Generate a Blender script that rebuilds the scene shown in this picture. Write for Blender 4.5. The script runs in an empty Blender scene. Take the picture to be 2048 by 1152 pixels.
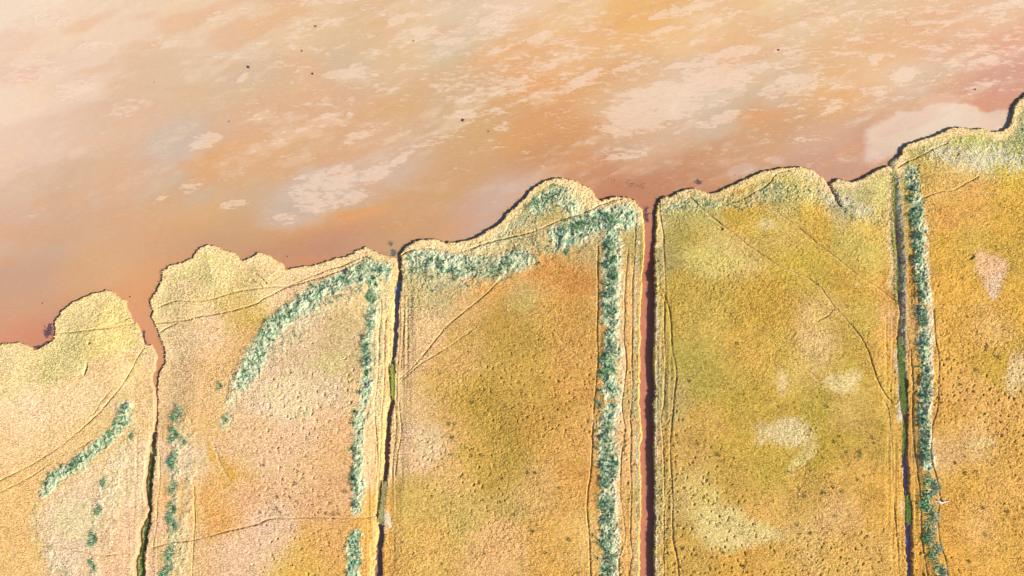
import bpy, math, random
import numpy as np
from mathutils import Vector

random.seed(7)
rng = np.random.default_rng(11)

# ------------------------------------------------------------------ camera, light, exposure
C = bpy.context.scene.collection
sc = bpy.context.scene
MPP = 0.1            # metres per photo pixel on the marsh surface
MARSH_Z = 1.0
CAM_H = 136.0
cam_d = bpy.data.cameras.new('camera')
cam = bpy.data.objects.new('camera', cam_d)
C.objects.link(cam)
cam.location = (0, 0, MARSH_Z + CAM_H)
cam_d.sensor_width = 36.0
cam_d.lens = 36.0 * CAM_H / 204.8
cam_d.clip_start = 1.0
cam_d.clip_end = 5000
sc.camera = cam

SUN_EL = math.radians(27)
to_sun = Vector((0.955 * math.cos(SUN_EL), -0.296 * math.cos(SUN_EL), math.sin(SUN_EL))).normalized()
world = bpy.data.worlds.new('World')
sc.world = world
world.use_nodes = True
wn = world.node_tree
sky = wn.nodes.new('ShaderNodeTexSky')
sky.sky_type = 'NISHITA'
sky.sun_disc = False
sky.ozone_density = 4.0
sky.sun_elevation = SUN_EL
sky.sun_rotation = math.atan2(to_sun.x, to_sun.y)
bg = wn.nodes['Background']
bg.inputs['Strength'].default_value = 0.07
wn.links.new(sky.outputs[0], bg.inputs[0])
sun_d = bpy.data.lights.new('sun', 'SUN')
sun_d.energy = 5.0
sun_d.angle = math.radians(0.5)
sun_d.color = (1.0, 0.93, 0.81)
sun = bpy.data.objects.new('sun', sun_d)
sun.rotation_euler = to_sun.to_track_quat('Z', 'Y').to_euler()
sun.location = (60, -20, 60)
C.objects.link(sun)
sc.view_settings.view_transform = 'Standard'
sc.view_settings.look = 'None'
sc.view_settings.gamma = 1
sc.view_settings.exposure = 1.08

# ------------------------------------------------------------------ helpers
GAIN = np.array([1.0, 1.0, 1.0])      # display-linear -> albedo

def lin(c):
    c = np.asarray(c, float) / 255.0
    return np.where(c <= 0.04045, c / 12.92, ((c + 0.055) / 1.055) ** 2.4)

GM = np.array([0.575, 0.56, 0.52])   # mud
GV = np.array([0.99, 0.95, 0.74])   # vegetation surface

def P(p):
    p = np.asarray(p, float)
    return np.stack([(p[..., 0] - 1024) * MPP, (576 - p[..., 1]) * MPP], -1)

def PM(p, z=0.0):   # photo pixel -> world for points lying on the mud
    return P(p) * ((MARSH_Z + CAM_H - z) / CAM_H)

_T = rng.random((256, 256))
def vn(x, y, seed=0):
    x = x + seed * 17.31; y = y - seed * 9.77
    xi = np.floor(x).astype(np.int64); yi = np.floor(y).astype(np.int64)
    fx = x - xi; fy = y - yi
    fx = fx * fx * fx * (fx * (fx * 6 - 15) + 10); fy = fy * fy * fy * (fy * (fy * 6 - 15) + 10)
    a = _T[xi & 255, yi & 255]; b = _T[(xi + 1) & 255, yi & 255]
    c = _T[xi & 255, (yi + 1) & 255]; d = _T[(xi + 1) & 255, (yi + 1) & 255]
    return (a * (1 - fx) + b * fx) * (1 - fy) + (c * (1 - fx) + d * fx) * fy

def fbm(x, y, oct=4, seed=0, gain=0.5):
    s = 0; a = 1; t = 0
    for i in range(oct):
        s = s + a * (vn(x, y, seed + i * 3) - 0.5); t += a
        x, y = 1.62 * x + 1.18 * y, -1.18 * x + 1.62 * y
        a *= gain
    return s / t * 2      # about -1..1

def cells(x, y, seed=0):
    """distance to the nearest jittered point of a unit grid, and a random value of that point"""
    xi = np.floor(x).astype(np.int64); yi = np.floor(y).astype(np.int64)
    best = np.full(x.shape, 9.0); val = np.zeros(x.shape)
    for i in (-1, 0, 1):
        for j in (-1, 0, 1):
            a, b = xi + i, yi + j
            jx = _T[(a + seed) & 255, (b * 3 + 7) & 255]; jy = _T[(a * 5 + 11) & 255, (b + seed) & 255]; q = _T[(a * 7 + seed) & 255, (b * 2 + 29) & 255]
            d = np.hypot(x - a - jx, y - b - jy); m = d < best
            best = np.where(m, d, best); val = np.where(m, q, val)
    return best, val

def sstep(a, b, x):
    t = np.clip((x - a) / (b - a), 0, 1)
    return t * t * (3 - 2 * t)

def axis(lo, hi, flo, fhi, dx):
    mid = np.arange(flo, fhi + dx * 0.5, dx)
    out = []; s = dx; v = mid[-1]
    while v < hi:
        s = min(s * 1.25, 40); v += s; out.append(v)
    left = []; s = dx; v = mid[0]
    while v > lo:
        s = min(s * 1.25, 40); v -= s; left.append(v)
    return np.array(left[::-1] + list(mid) + out)

def line_dist(X, Y, pts, reach):
    """unsigned distance (clipped at reach) from grid points to a polyline; X, Y are 1-D axes. Returns [ny, nx]"""
    D = np.full((len(Y), len(X)), reach, float)
    for (ax, ay), (bx, by) in zip(pts[:-1], pts[1:]):
        i0 = np.searchsorted(X, min(ax, bx) - reach); i1 = np.searchsorted(X, max(ax, bx) + reach)
        j0 = np.searchsorted(Y, min(ay, by) - reach); j1 = np.searchsorted(Y, max(ay, by) + reach)
        if i1 <= i0 or j1 <= j0: continue
        xx, yy = np.meshgrid(X[i0:i1], Y[j0:j1])
        vx, vy = bx - ax, by - ay
        L = vx * vx + vy * vy + 1e-9
        t = np.clip(((xx - ax) * vx + (yy - ay) * vy) / L, 0, 1)
        d = np.hypot(xx - ax - t * vx, yy - ay - t * vy)
        D[j0:j1, i0:i1] = np.minimum(D[j0:j1, i0:i1], d)
    return D

def inside(X, Y, poly):
    M = np.zeros((len(Y), len(X)), bool)
    n = len(poly)
    for k in range(n):
        ax, ay = poly[k]; bx, by = poly[(k + 1) % n]
        if ay == by: continue
        lo, hi = min(ay, by), max(ay, by)
        j0 = np.searchsorted(Y, lo, 'left'); j1 = np.searchsorted(Y, hi, 'left')
        if j1 <= j0: continue
        xi = ax + (Y[j0:j1] - ay) / (by - ay) * (bx - ax)
        M[j0:j1] ^= X[None, :] < xi[:, None]
    return M

def sdf(X, Y, poly, reach=6.0):
    d = line_dist(X, Y, np.vstack([poly, poly[:1]]), reach)
    return np.where(inside(X, Y, poly), d, -d)

def smooth_line(pts, step=1.2, amp=0.0, seed=1):
    """resample a polyline with Catmull-Rom and a little wobble"""
    p = np.asarray(pts, float)
    q = np.vstack([2 * p[0] - p[1], p, 2 * p[-1] - p[-2]])
    out = []
    for i in range(1, len(q) - 2):
        L = np.hypot(*(q[i + 1] - q[i])); n = max(1, int(L / step))
        for t in np.arange(n) / n:
            a = 2 * q[i]; b = q[i + 1] - q[i - 1]
            c = 2 * q[i - 1] - 5 * q[i] + 4 * q[i + 1] - q[i + 2]
            d = -q[i - 1] + 3 * q[i] - 3 * q[i + 1] + q[i + 2]
            out.append(0.5 * (a + b * t + c * t * t + d * t ** 3))
    out.append(p[-1]); out = np.array(out)
    if amp:
        out = out + amp * np.stack([fbm(out[:, 0] * .9, out[:, 1] * .9, 2, seed), fbm(out[:, 0] * .9, out[:, 1] * .9, 2, seed + 7)], -1)
    return out

def tag(o, label, cat, kind=None, group=None):
    o['label'] = label; o['category'] = cat
    if kind: o['kind'] = kind
    if group: o['group'] = group
    return o

def mesh_obj(name, verts, faces, mat, parent=None, smooth=True, attrs=None, link=True):
    me = bpy.data.meshes.new(name)
    verts = np.asarray(verts, np.float32); faces = np.asarray(faces, np.int32)
    nv, nf, k = len(verts), len(faces), faces.shape[1]
    me.vertices.add(nv); me.vertices.foreach_set('co', verts.ravel())
    me.loops.add(nf * k); me.loops.foreach_set('vertex_index', faces.ravel())
    me.polygons.add(nf)
    me.polygons.foreach_set('loop_start', np.arange(0, nf * k, k, dtype=np.int32))
    me.polygons.foreach_set('loop_total', np.full(nf, k, np.int32))
    if smooth: me.polygons.foreach_set('use_smooth', np.ones(nf, bool))
    me.update(calc_edges=True)
    for an, (typ, data) in (attrs or {}).items():
        a = me.attributes.new(an, typ, 'POINT')
        a.data.foreach_set('color' if typ == 'FLOAT_COLOR' else 'value', np.asarray(data, np.float32).ravel())
    me.materials.append(mat)
    o = bpy.data.objects.new(name, me)
    if link: C.objects.link(o)
    if parent: o.parent = parent
    return o

def rgba(c):
    return np.concatenate([np.clip(c, 0.01, 0.95), np.ones(c.shape[:-1] + (1,))], -1)

def field_from_points(pts, sigma=26.0, step=8, aniso=1.0):
    """smooth colour field on a coarse grid over the photo area"""
    a = np.asarray(pts, float)
    gx = np.arange(-160, 2210, step); gy = np.arange(-160, 1320, step)
    xx, yy = np.meshgrid(gx, gy)
    num = np.zeros(xx.shape + (3,)); den = np.zeros(xx.shape)
    col = lin(a[:, 2:5])
    for k in range(len(a)):
        ex, ey = xx - a[k, 0], -(yy - a[k, 1]); an = math.radians(17)
        d2 = ((ex * math.cos(an) + ey * math.sin(an)) / aniso) ** 2 + ((-ex * math.sin(an) + ey * math.cos(an)) * aniso) ** 2
        w = np.exp(-d2 / (2 * sigma ** 2)) + 0.04 / (1 + (d2 / 900.0) ** 2)
        num += w[..., None] * col[k]; den += w
    return gx, gy, num / den[..., None]

def sample_field(f, px, py):
    gx, gy, F = f
    u = np.clip((px - gx[0]) / (gx[1] - gx[0]), 0, len(gx) - 1.001); v = np.clip((py - gy[0]) / (gy[1] - gy[0]), 0, len(gy) - 1.001)
    i = u.astype(int); j = v.astype(int); fu = (u - i)[..., None]; fv = (v - j)[..., None]
    return (F[j, i] * (1 - fu) + F[j, i + 1] * fu) * (1 - fv) + (F[j + 1, i] * (1 - fu) + F[j + 1, i + 1] * fu) * fv

# ------------------------------------------------------------------ materials
class NT:
    def __init__(s, name):
        s.m = bpy.data.materials.new(name); s.m.use_nodes = True
        s.t = s.m.node_tree; s.b = s.t.nodes['Principled BSDF']
    def n(s, typ, **kw):
        nd = s.t.nodes.new(typ)
        for k, v in kw.items(): setattr(nd, k, v)
        return nd
    def l(s, a, b): s.t.links.new(a, b)
    def attr(s, name):
        a = s.n('ShaderNodeAttribute'); a.attribute_name = name; return a
    def mapping(s, rot=0, scale=(1, 1, 1)):
        tc = s.n('ShaderNodeTexCoord'); mp = s.n('ShaderNodeMapping')
        mp.inputs['Rotation'].default_value = (0, 0, rot); mp.inputs['Scale'].default_value = scale
        s.l(tc.outputs['Object'], mp.inputs['Vector']); return mp.outputs[0]
    def noise(s, vec, scale, detail=4, rough=0.55, dist=0):
        nn = s.n('ShaderNodeTexNoise'); nn.inputs['Scale'].default_value = scale
        nn.inputs['Detail'].default_value = detail; nn.inputs['Roughness'].default_value = rough
        nn.inputs['Distortion'].default_value = dist
        s.l(vec, nn.inputs['Vector']); return nn.outputs[0]
    def math(s, op, a, b=None, clamp=False):
        m = s.n('ShaderNodeMath', operation=op); m.use_clamp = clamp
        for i, v in enumerate((a, b)):
            if v is None: continue
            if hasattr(v, 'links'): s.l(v, m.inputs[i])
            else: m.inputs[i].default_value = v
        return m.outputs[0]
    def ramp(s, v, lo, hi, olo=0, ohi=1):
        m = s.n('ShaderNodeMapRange'); m.interpolation_type = 'SMOOTHSTEP'
        s.l(v, m.inputs[0])
        for i, x in zip((1, 2, 3, 4), (lo, hi, olo, ohi)): m.inputs[i].default_value = x
        return m.outputs[0]
    def mix(s, f, a, b, blend='MIX'):
        m = s.n('ShaderNodeMix', data_type='RGBA', blend_type=blend)
        for sock, v in ((m.inputs[0], f), (m.inputs[6], a), (m.inputs[7], b)):
            if hasattr(v, 'links'): s.l(v, sock)
            elif isinstance(v, (int, float)): sock.default_value = v
            else: sock.default_value = tuple(v) + (1,)
        return m.outputs[2]
    def bump(s, h, strength, dist, prev=None):
        b = s.n('ShaderNodeBump'); b.inputs['Strength'].default_value = strength; b.inputs['Distance'].default_value = dist
        s.l(h, b.inputs['Height'])
        if prev is not None: s.l(prev, b.inputs['Normal'])
        return b.outputs[0]

def mud_material():
    k = NT('mud'); base = k.attr('base').outputs['Color']; st = k.attr('streak').outputs['Fac']
    rot = math.radians(-20)
    v1 = k.mapping(rot, (0.22, 1.0, 1)); v2 = k.mapping(math.radians(-26), (0.35, 1.0, 1)); v0 = k.mapping()
    n1 = k.noise(v1, 0.55, 8, 0.62, 0.3); n2 = k.noise(v2, 1.6, 6, 0.6); n3 = k.noise(v0, 7, 5, 0.7)
    # ragged bleached streaks
    s = k.math('ADD', st, k.math('MULTIPLY', k.math('SUBTRACT', n1, 0.5), 1.6))
    s = k.math('ADD', s, k.math('MULTIPLY', k.math('SUBTRACT', n2, 0.5), 1.3))
    s = k.math('ADD', s, k.math('MULTIPLY', k.math('SUBTRACT', n3, 0.5), 0.45))
    m = k.ramp(s, 0.46, 0.70)
    nf = k.noise(k.mapping(math.radians(-24), (0.28, 1.3, 1)), 2.4, 5, 0.7)      # hair-fine wisps
    wisp = k.math('MULTIPLY', k.ramp(nf, 0.55, 0.68), k.ramp(k.math('ADD', s, 0), 0.02, 0.40))
    m = k.math('MAXIMUM', k.math('MULTIPLY', m, k.ramp(nf, 0.3, 0.6, 0.6, 1.0)), k.math('MULTIPLY', wisp, 0.75))
    # damp tonal drift
    v3 = k.mapping(rot, (0.45, 1, 1)); n4 = k.noise(v3, 0.09, 5, 0.55)
    col = k.mix(k.ramp(n4, 0.35, 0.7, 0, 0.3), base, k.mix(1.0, base, (0.94, 0.99, 1.05), 'MULTIPLY'))
    n5 = k.noise(v3, 0.16, 4, 0.5)
    col = k.mix(k.ramp(n5, 0.52, 0.75, 0, 0.35), col, k.mix(1.0, col, (1.07, 0.92, 0.74), 'MULTIPLY'))
    pale = k.mix(0.66, col, lin((252, 224, 204)) * GM)
    col = k.mix(k.math('MULTIPLY', m, 0.85), col, pale)
    grain = k.ramp(k.noise(v2, 3.0, 6, 0.7), 0.3, 0.7, 0.965, 1.03)
    col = k.mix(1.0, col, grain, 'MULTIPLY')
    k.l(col, k.b.inputs['Base Color'])
    k.b.inputs['Roughness'].default_value = 0.62
    k.b.inputs['Specular IOR Level'].default_value = 0.28
    h = k.math('ADD', k.math('MULTIPLY', m, 0.6), k.math('MULTIPLY', k.noise(v2, 2.6, 6, 0.65), k.ramp(st, 0.05, 0.5, 0.12, 0.5)))
    k.l(k.bump(h, 0.55, 0.06), k.b.inputs['Normal'])
    return k.m

def marsh_material():
    k = NT('marsh_grass'); base = k.attr('base').outputs['Color']; g = k.attr('green').outputs['Fac']; bk = k.attr('bank').outputs['Fac']
    v = k.mapping(); vd = k.mapping(math.radians(-50), (0.5, 1, 1))
    fine = k.noise(vd, 3.2, 6, 0.75); mid = k.noise(v, 0.7, 6, 0.65); big = k.noise(v, 0.13, 6, 0.6)
    c = k.mix(k.ramp(fine, 0.38, 0.66, 0, 0.85), k.mix(1.0, base, (0.64, 0.65, 0.50), 'MULTIPLY'), k.mix(1.0, base, (1.13, 1.13, 1.18), 'MULTIPLY'))
    c = k.mix(k.ramp(mid, 0.46, 0.70, 0, 0.85), c, k.mix(1.0, c, (0.74, 0.83, 0.58), 'MULTIPLY'))
    mid2 = k.noise(v, 0.42, 7, 0.7)
    c = k.mix(k.ramp(mid2, 0.50, 0.68, 0, 0.6), c, k.mix(1.0, c, (1.12, 1.11, 1.22), 'MULTIPLY'))
    c = k.mix(k.ramp(k.noise(v, 2.6, 5, 0.75), 0.60, 0.74, 0, 0.55), c, k.mix(1.0, c, (0.56, 0.62, 0.50), 'MULTIPLY'))
    c = k.mix(k.ramp(big, 0.5, 0.72, 0, 0.55), c, k.mix(1.0, c, (1.02, 0.93, 0.84), 'MULTIPLY'))
    # green growth: thresholded by noise so that it breaks into clumps
    gn = k.noise(vd, 1.1, 7, 0.7, 0.5)
    gm = k.ramp(k.math('ADD', k.math('MULTIPLY', g, 0.55), k.math('MULTIPLY', k.math('SUBTRACT', gn, 0.5), 1.8)), 0.42, 0.62)
    sage = k.mix(k.ramp(k.noise(v, 1.3, 5, 0.7), 0.35, 0.65), (0.52, 0.53, 0.36), (0.38, 0.47, 0.30))
    c = k.mix(k.ramp(g, 0.12, 0.75, 0, 0.85), c, sage)
    gcol = k.mix(k.ramp(k.noise(v, 1.9, 5, 0.7), 0.35, 0.65), (0.03, 0.15, 0.10), (0.15, 0.34, 0.20))
    c = k.mix(k.math('MULTIPLY', gm, k.ramp(g, 0.05, 0.5, 0.3, 0.9)), c, gcol)
    # pale bleached litter beside it
    pn = k.noise(vd, 2.1, 6, 0.7)
    pm = k.ramp(k.math('ADD', k.attr('litter').outputs['Fac'], k.math('MULTIPLY', k.math('SUBTRACT', pn, 0.5), 1.5)), 0.45, 0.75)
    c = k.mix(k.math('MULTIPLY', pm, 0.8), c, (0.60, 0.54, 0.38))
    # bare earth of the eroded bank
    bc = k.mix(k.noise(v, 2.5, 5), (0.30, 0.17, 0.09), (0.50, 0.33, 0.17))
    c = k.mix(bk, c, bc)
    k.l(c, k.b.inputs['Base Color']); k.b.inputs['Roughness'].default_value = 0.9; k.b.inputs['Specular IOR Level'].default_value = 0.1
    nb = k.noise(vd, 4.5, 5, 0.75)
    k.l(k.bump(nb, 1.0, 0.20, k.bump(fine, 0.8, 0.12)), k.b.inputs['Normal'])
    return k.m

def plain(name, col, col2=None, rough=0.85, scale=3.0, spec=0.2, bump=0.03, detail=5):
    k = NT(name); v = k.mapping(); n = k.noise(v, scale, detail, 0.65)
    k.l(k.mix(k.ramp(n, 0.3, 0.7), col, col2 if col2 is not None else [x * 0.7 for x in col]), k.b.inputs['Base Color'])
    k.b.inputs['Roughness'].default_value = rough; k.b.inputs['Specular IOR Level'].default_value = spec
    if bump: k.l(k.bump(n, 0.7, bump), k.b.inputs['Normal'])
    return k.m

def blade_material(name):
    k = NT(name); k.l(k.attr('tint').outputs['Color'], k.b.inputs['Base Color'])
    k.b.inputs['Roughness'].default_value = 0.75; k.b.inputs['Specular IOR Level'].default_value = 0.2
    return k.m

def water_material(name, col, rough=0.06):
    k = NT(name); v = k.mapping(); n = k.noise(v, 1.2, 5, 0.6)
    k.l(k.mix(k.ramp(n, .35, .65), col, [x * 0.8 for x in col]), k.b.inputs['Base Color'])
    k.b.inputs['Roughness'].default_value = rough; k.b.inputs['Specular IOR Level'].default_value = 0.6
    k.l(k.bump(n, 0.1, 0.01), k.b.inputs['Normal'])
    return k.m

M_mud = mud_material(); M_marsh = marsh_material(); M_blade = blade_material('reed_leaf')
M_red = plain('red_channel_mud', (0.37, 0.135, 0.070), (0.31, 0.11, 0.060), 0.5, 0.8, 0.35, 0.03)
M_path = plain('trodden_path', (0.58, 0.40, 0.20), (0.42, 0.27, 0.13), 0.95, 2.0, 0.1, 0.03)
M_stone = plain('stone', (0.07, 0.06, 0.055), (0.30, 0.26, 0.22), 0.9, 5.0, 0.2, 0.05)
M_wood = plain('bleached_wood', (0.72, 0.66, 0.58), (0.55, 0.48, 0.40), 0.9, 4.0, 0.2, 0.02)
M_water_violet = water_material('violet_water', (0.22, 0.17, 0.30))
M_water_brown = water_material('brown_water', (0.30, 0.16, 0.10))
M_water_grey = water_material('grey_water', (0.32, 0.27, 0.26))

#TRACE
# ------------------------------------------------------------------ traced outlines (photo pixels)
shore1 = [(0,688),(15,686),(32,685),(50,691),(62,699),(75,697),(87,690),(100,681),(105,668),(104,651),(107,636),(117,623),(132,611),(150,600),(170,592),(187,585),(207,580),(220,583),(230,591),(240,600),(249,602),(250,613),(255,628),(257,637),(269,650),(275,661),(280,676),(284,690),(290,691),(299,690),(306,701),(310,716),(306,736),(301,751),(302,766),(306,783),(307,808),(307,831),(307,863),(304,869),(297,891),(294,914),(291,939),(286,964),(287,979),(291,994),(292,1011),(297,1024),(288,1039),(276,1059),(275,1076),(277,1089),(275,1106),(266,1121),(265,1139),(267,1152)]
edge2w = [(289,1152),(290,1114),(296,1076),(301,1044),(303,1019),(304,984),(305,964),(309,929),(311,909),(312,889),(314,871),(312,863),(312,826),(312,801),(313,776),(312,761),(316,746),(325,728),(327,711),(324,696),(316,678),(312,663),(305,648),(299,636),(302,623),(296,611),(295,601),(307,586),(312,575),(319,560),(322,543),(337,530),(357,525),(380,514),(387,503),(397,494),(412,489),(427,492),(442,498),(462,504),(472,512),(481,523),(492,517),(512,505),(522,505),(534,510),(544,518),(559,525),(568,539),(587,534),(604,530),(622,532),(642,524),(667,517),(687,512),(707,503),(729,493),(742,498),(754,505),(774,510),(789,515),(794,526),(797,543),(796,563)]
edge2e = [(791,576),(790,613),(791,633),(788,663),(787,683),(786,716),(781,736),(783,760),(783,785),(782,801),(777,826),(773,858),(769,889),(771,914),(769,939),(766,964),(764,985),(761,1010),(758,1043),(757,1069),(754,1101),(751,1129),(749,1152)]
edge3w = [(763,1152),(764,1114),(766,1076),(766,1044),(767,1024),(771,990),(774,964),(776,934),(779,901),(781,864),(783,838),(787,806),(787,788),(788,751),(789,731),(791,711),(794,681),(796,651),(796,626),(798,608),(802,576),(803,550),(803,538),(801,520),(799,508),(806,498),(819,488),(832,482),(849,478),(867,478),(887,483),(912,484),(937,480),(962,470),(972,465),(987,454),(1002,443),(1012,428),(1024,419),(1036,408),(1051,395),(1058,382),(1074,370),(1091,362),(1109,355),(1124,355),(1141,359),(1159,364),(1174,373),(1184,380),(1191,394),(1204,402),(1210,398),(1224,393),(1239,392),(1256,394),(1269,400),(1276,410),(1284,420),(1288,435),(1289,458),(1290,483),(1289,513),(1287,538),(1285,563),(1284,600),(1281,626),(1281,663),(1284,676),(1280,701),(1281,738),(1280,776),(1280,813),(1283,851),(1285,874),(1281,889),(1280,926),(1283,964),(1283,1014),(1280,1051),(1281,1089),(1281,1152)]
edge4w = [(1309,1152),(1309,1114),(1310,1076),(1311,1039),(1308,1016),(1311,989),(1310,939),(1308,889),(1309,851),(1308,813),(1311,776),(1308,746),(1309,716),(1309,676),(1311,626),(1311,563),(1311,525),(1311,483),(1314,450),(1314,428),(1318,408),(1321,395),(1339,392),(1354,388),(1356,383),(1371,379),(1391,375),(1404,379),(1416,384),(1431,385),(1449,378),(1464,370),(1481,362),(1504,353),(1521,345),(1536,340),(1551,338),(1568,335),(1591,334),(1616,333),(1626,338),(1636,347),(1648,353),(1656,363),(1661,373),(1667,366),(1676,358),(1691,359),(1706,363),(1721,359),(1733,354),(1746,347),(1756,338),(1768,334),(1784,330),(1788,340),(1790,383),(1791,408),(1790,438),(1793,468),(1796,500),(1798,525),(1796,540),(1795,570),(1800,606),(1801,638),(1797,658),(1797,700),(1798,751),(1800,788),(1803,816),(1807,838),(1809,863),(1806,906),(1805,924),(1808,951),(1810,984),(1812,1004),(1812,1039),(1812,1076),(1815,1114),(1816,1152)]
edge5w = [(1827,1152),(1827,1126),(1826,1089),(1825,1051),(1825,1014),(1821,984),(1818,939),(1816,901),(1817,864),(1818,826),(1817,776),(1815,726),(1814,700),(1813,651),(1815,601),(1813,575),(1814,525),(1811,488),(1807,448),(1803,408),(1801,363),(1796,342),(1792,332),(1795,323),(1801,313),(1806,308),(1805,298),(1811,292),(1818,286),(1846,277),(1871,270),(1891,261),(1901,255),(1921,254),(1943,255),(1966,256),(1986,260),(2006,261),(2021,255),(2026,245),(2032,220),(2036,205),(2048,194)]
# beyond the frame the land and the ditches simply go on
poly1 = [(-4200,1500),(-1500,900),(-500,760),(-200,720),(-90,705),(-40,695)] + shore1 + [(262,1230),(255,1500),(230,4600),(-4200,4600)]
poly2 = [(250,4600),(272,1500),(283,1230)] + edge2w + edge2e + [(740,1230),(725,1500),(640,4600)]
poly3 = [(655,4600),(740,1500),(755,1230)] + edge3w + [(1280,1230),(1275,1500),(1230,4600)]
poly4 = [(1258,4600),(1303,1500),(1308,1230)] + edge4w + [(1820,1230),(1835,1500),(2000,4600)]
poly5 = [(2015,4600),(1848,1500),(1832,1230)] + edge5w + [(2070,178),(2120,165),(2200,150),(2400,80),(3000,-80),(6200,-800),(6200,4600)]
bench1 = [(297,893),(311,905),(309,929),(305,964),(304,984),(303,1017),(299,1030),(301,1044),(296,1076),(290,1114),(289,1152),(284,1230),(268,1230),(272,1152),(270,1139),(271,1121),(280,1106),(282,1089),(280,1076),(281,1059),(293,1039),(299,1026),(297,1011),(296,994),(292,979),(291,964),(296,939),(299,914)]

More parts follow.
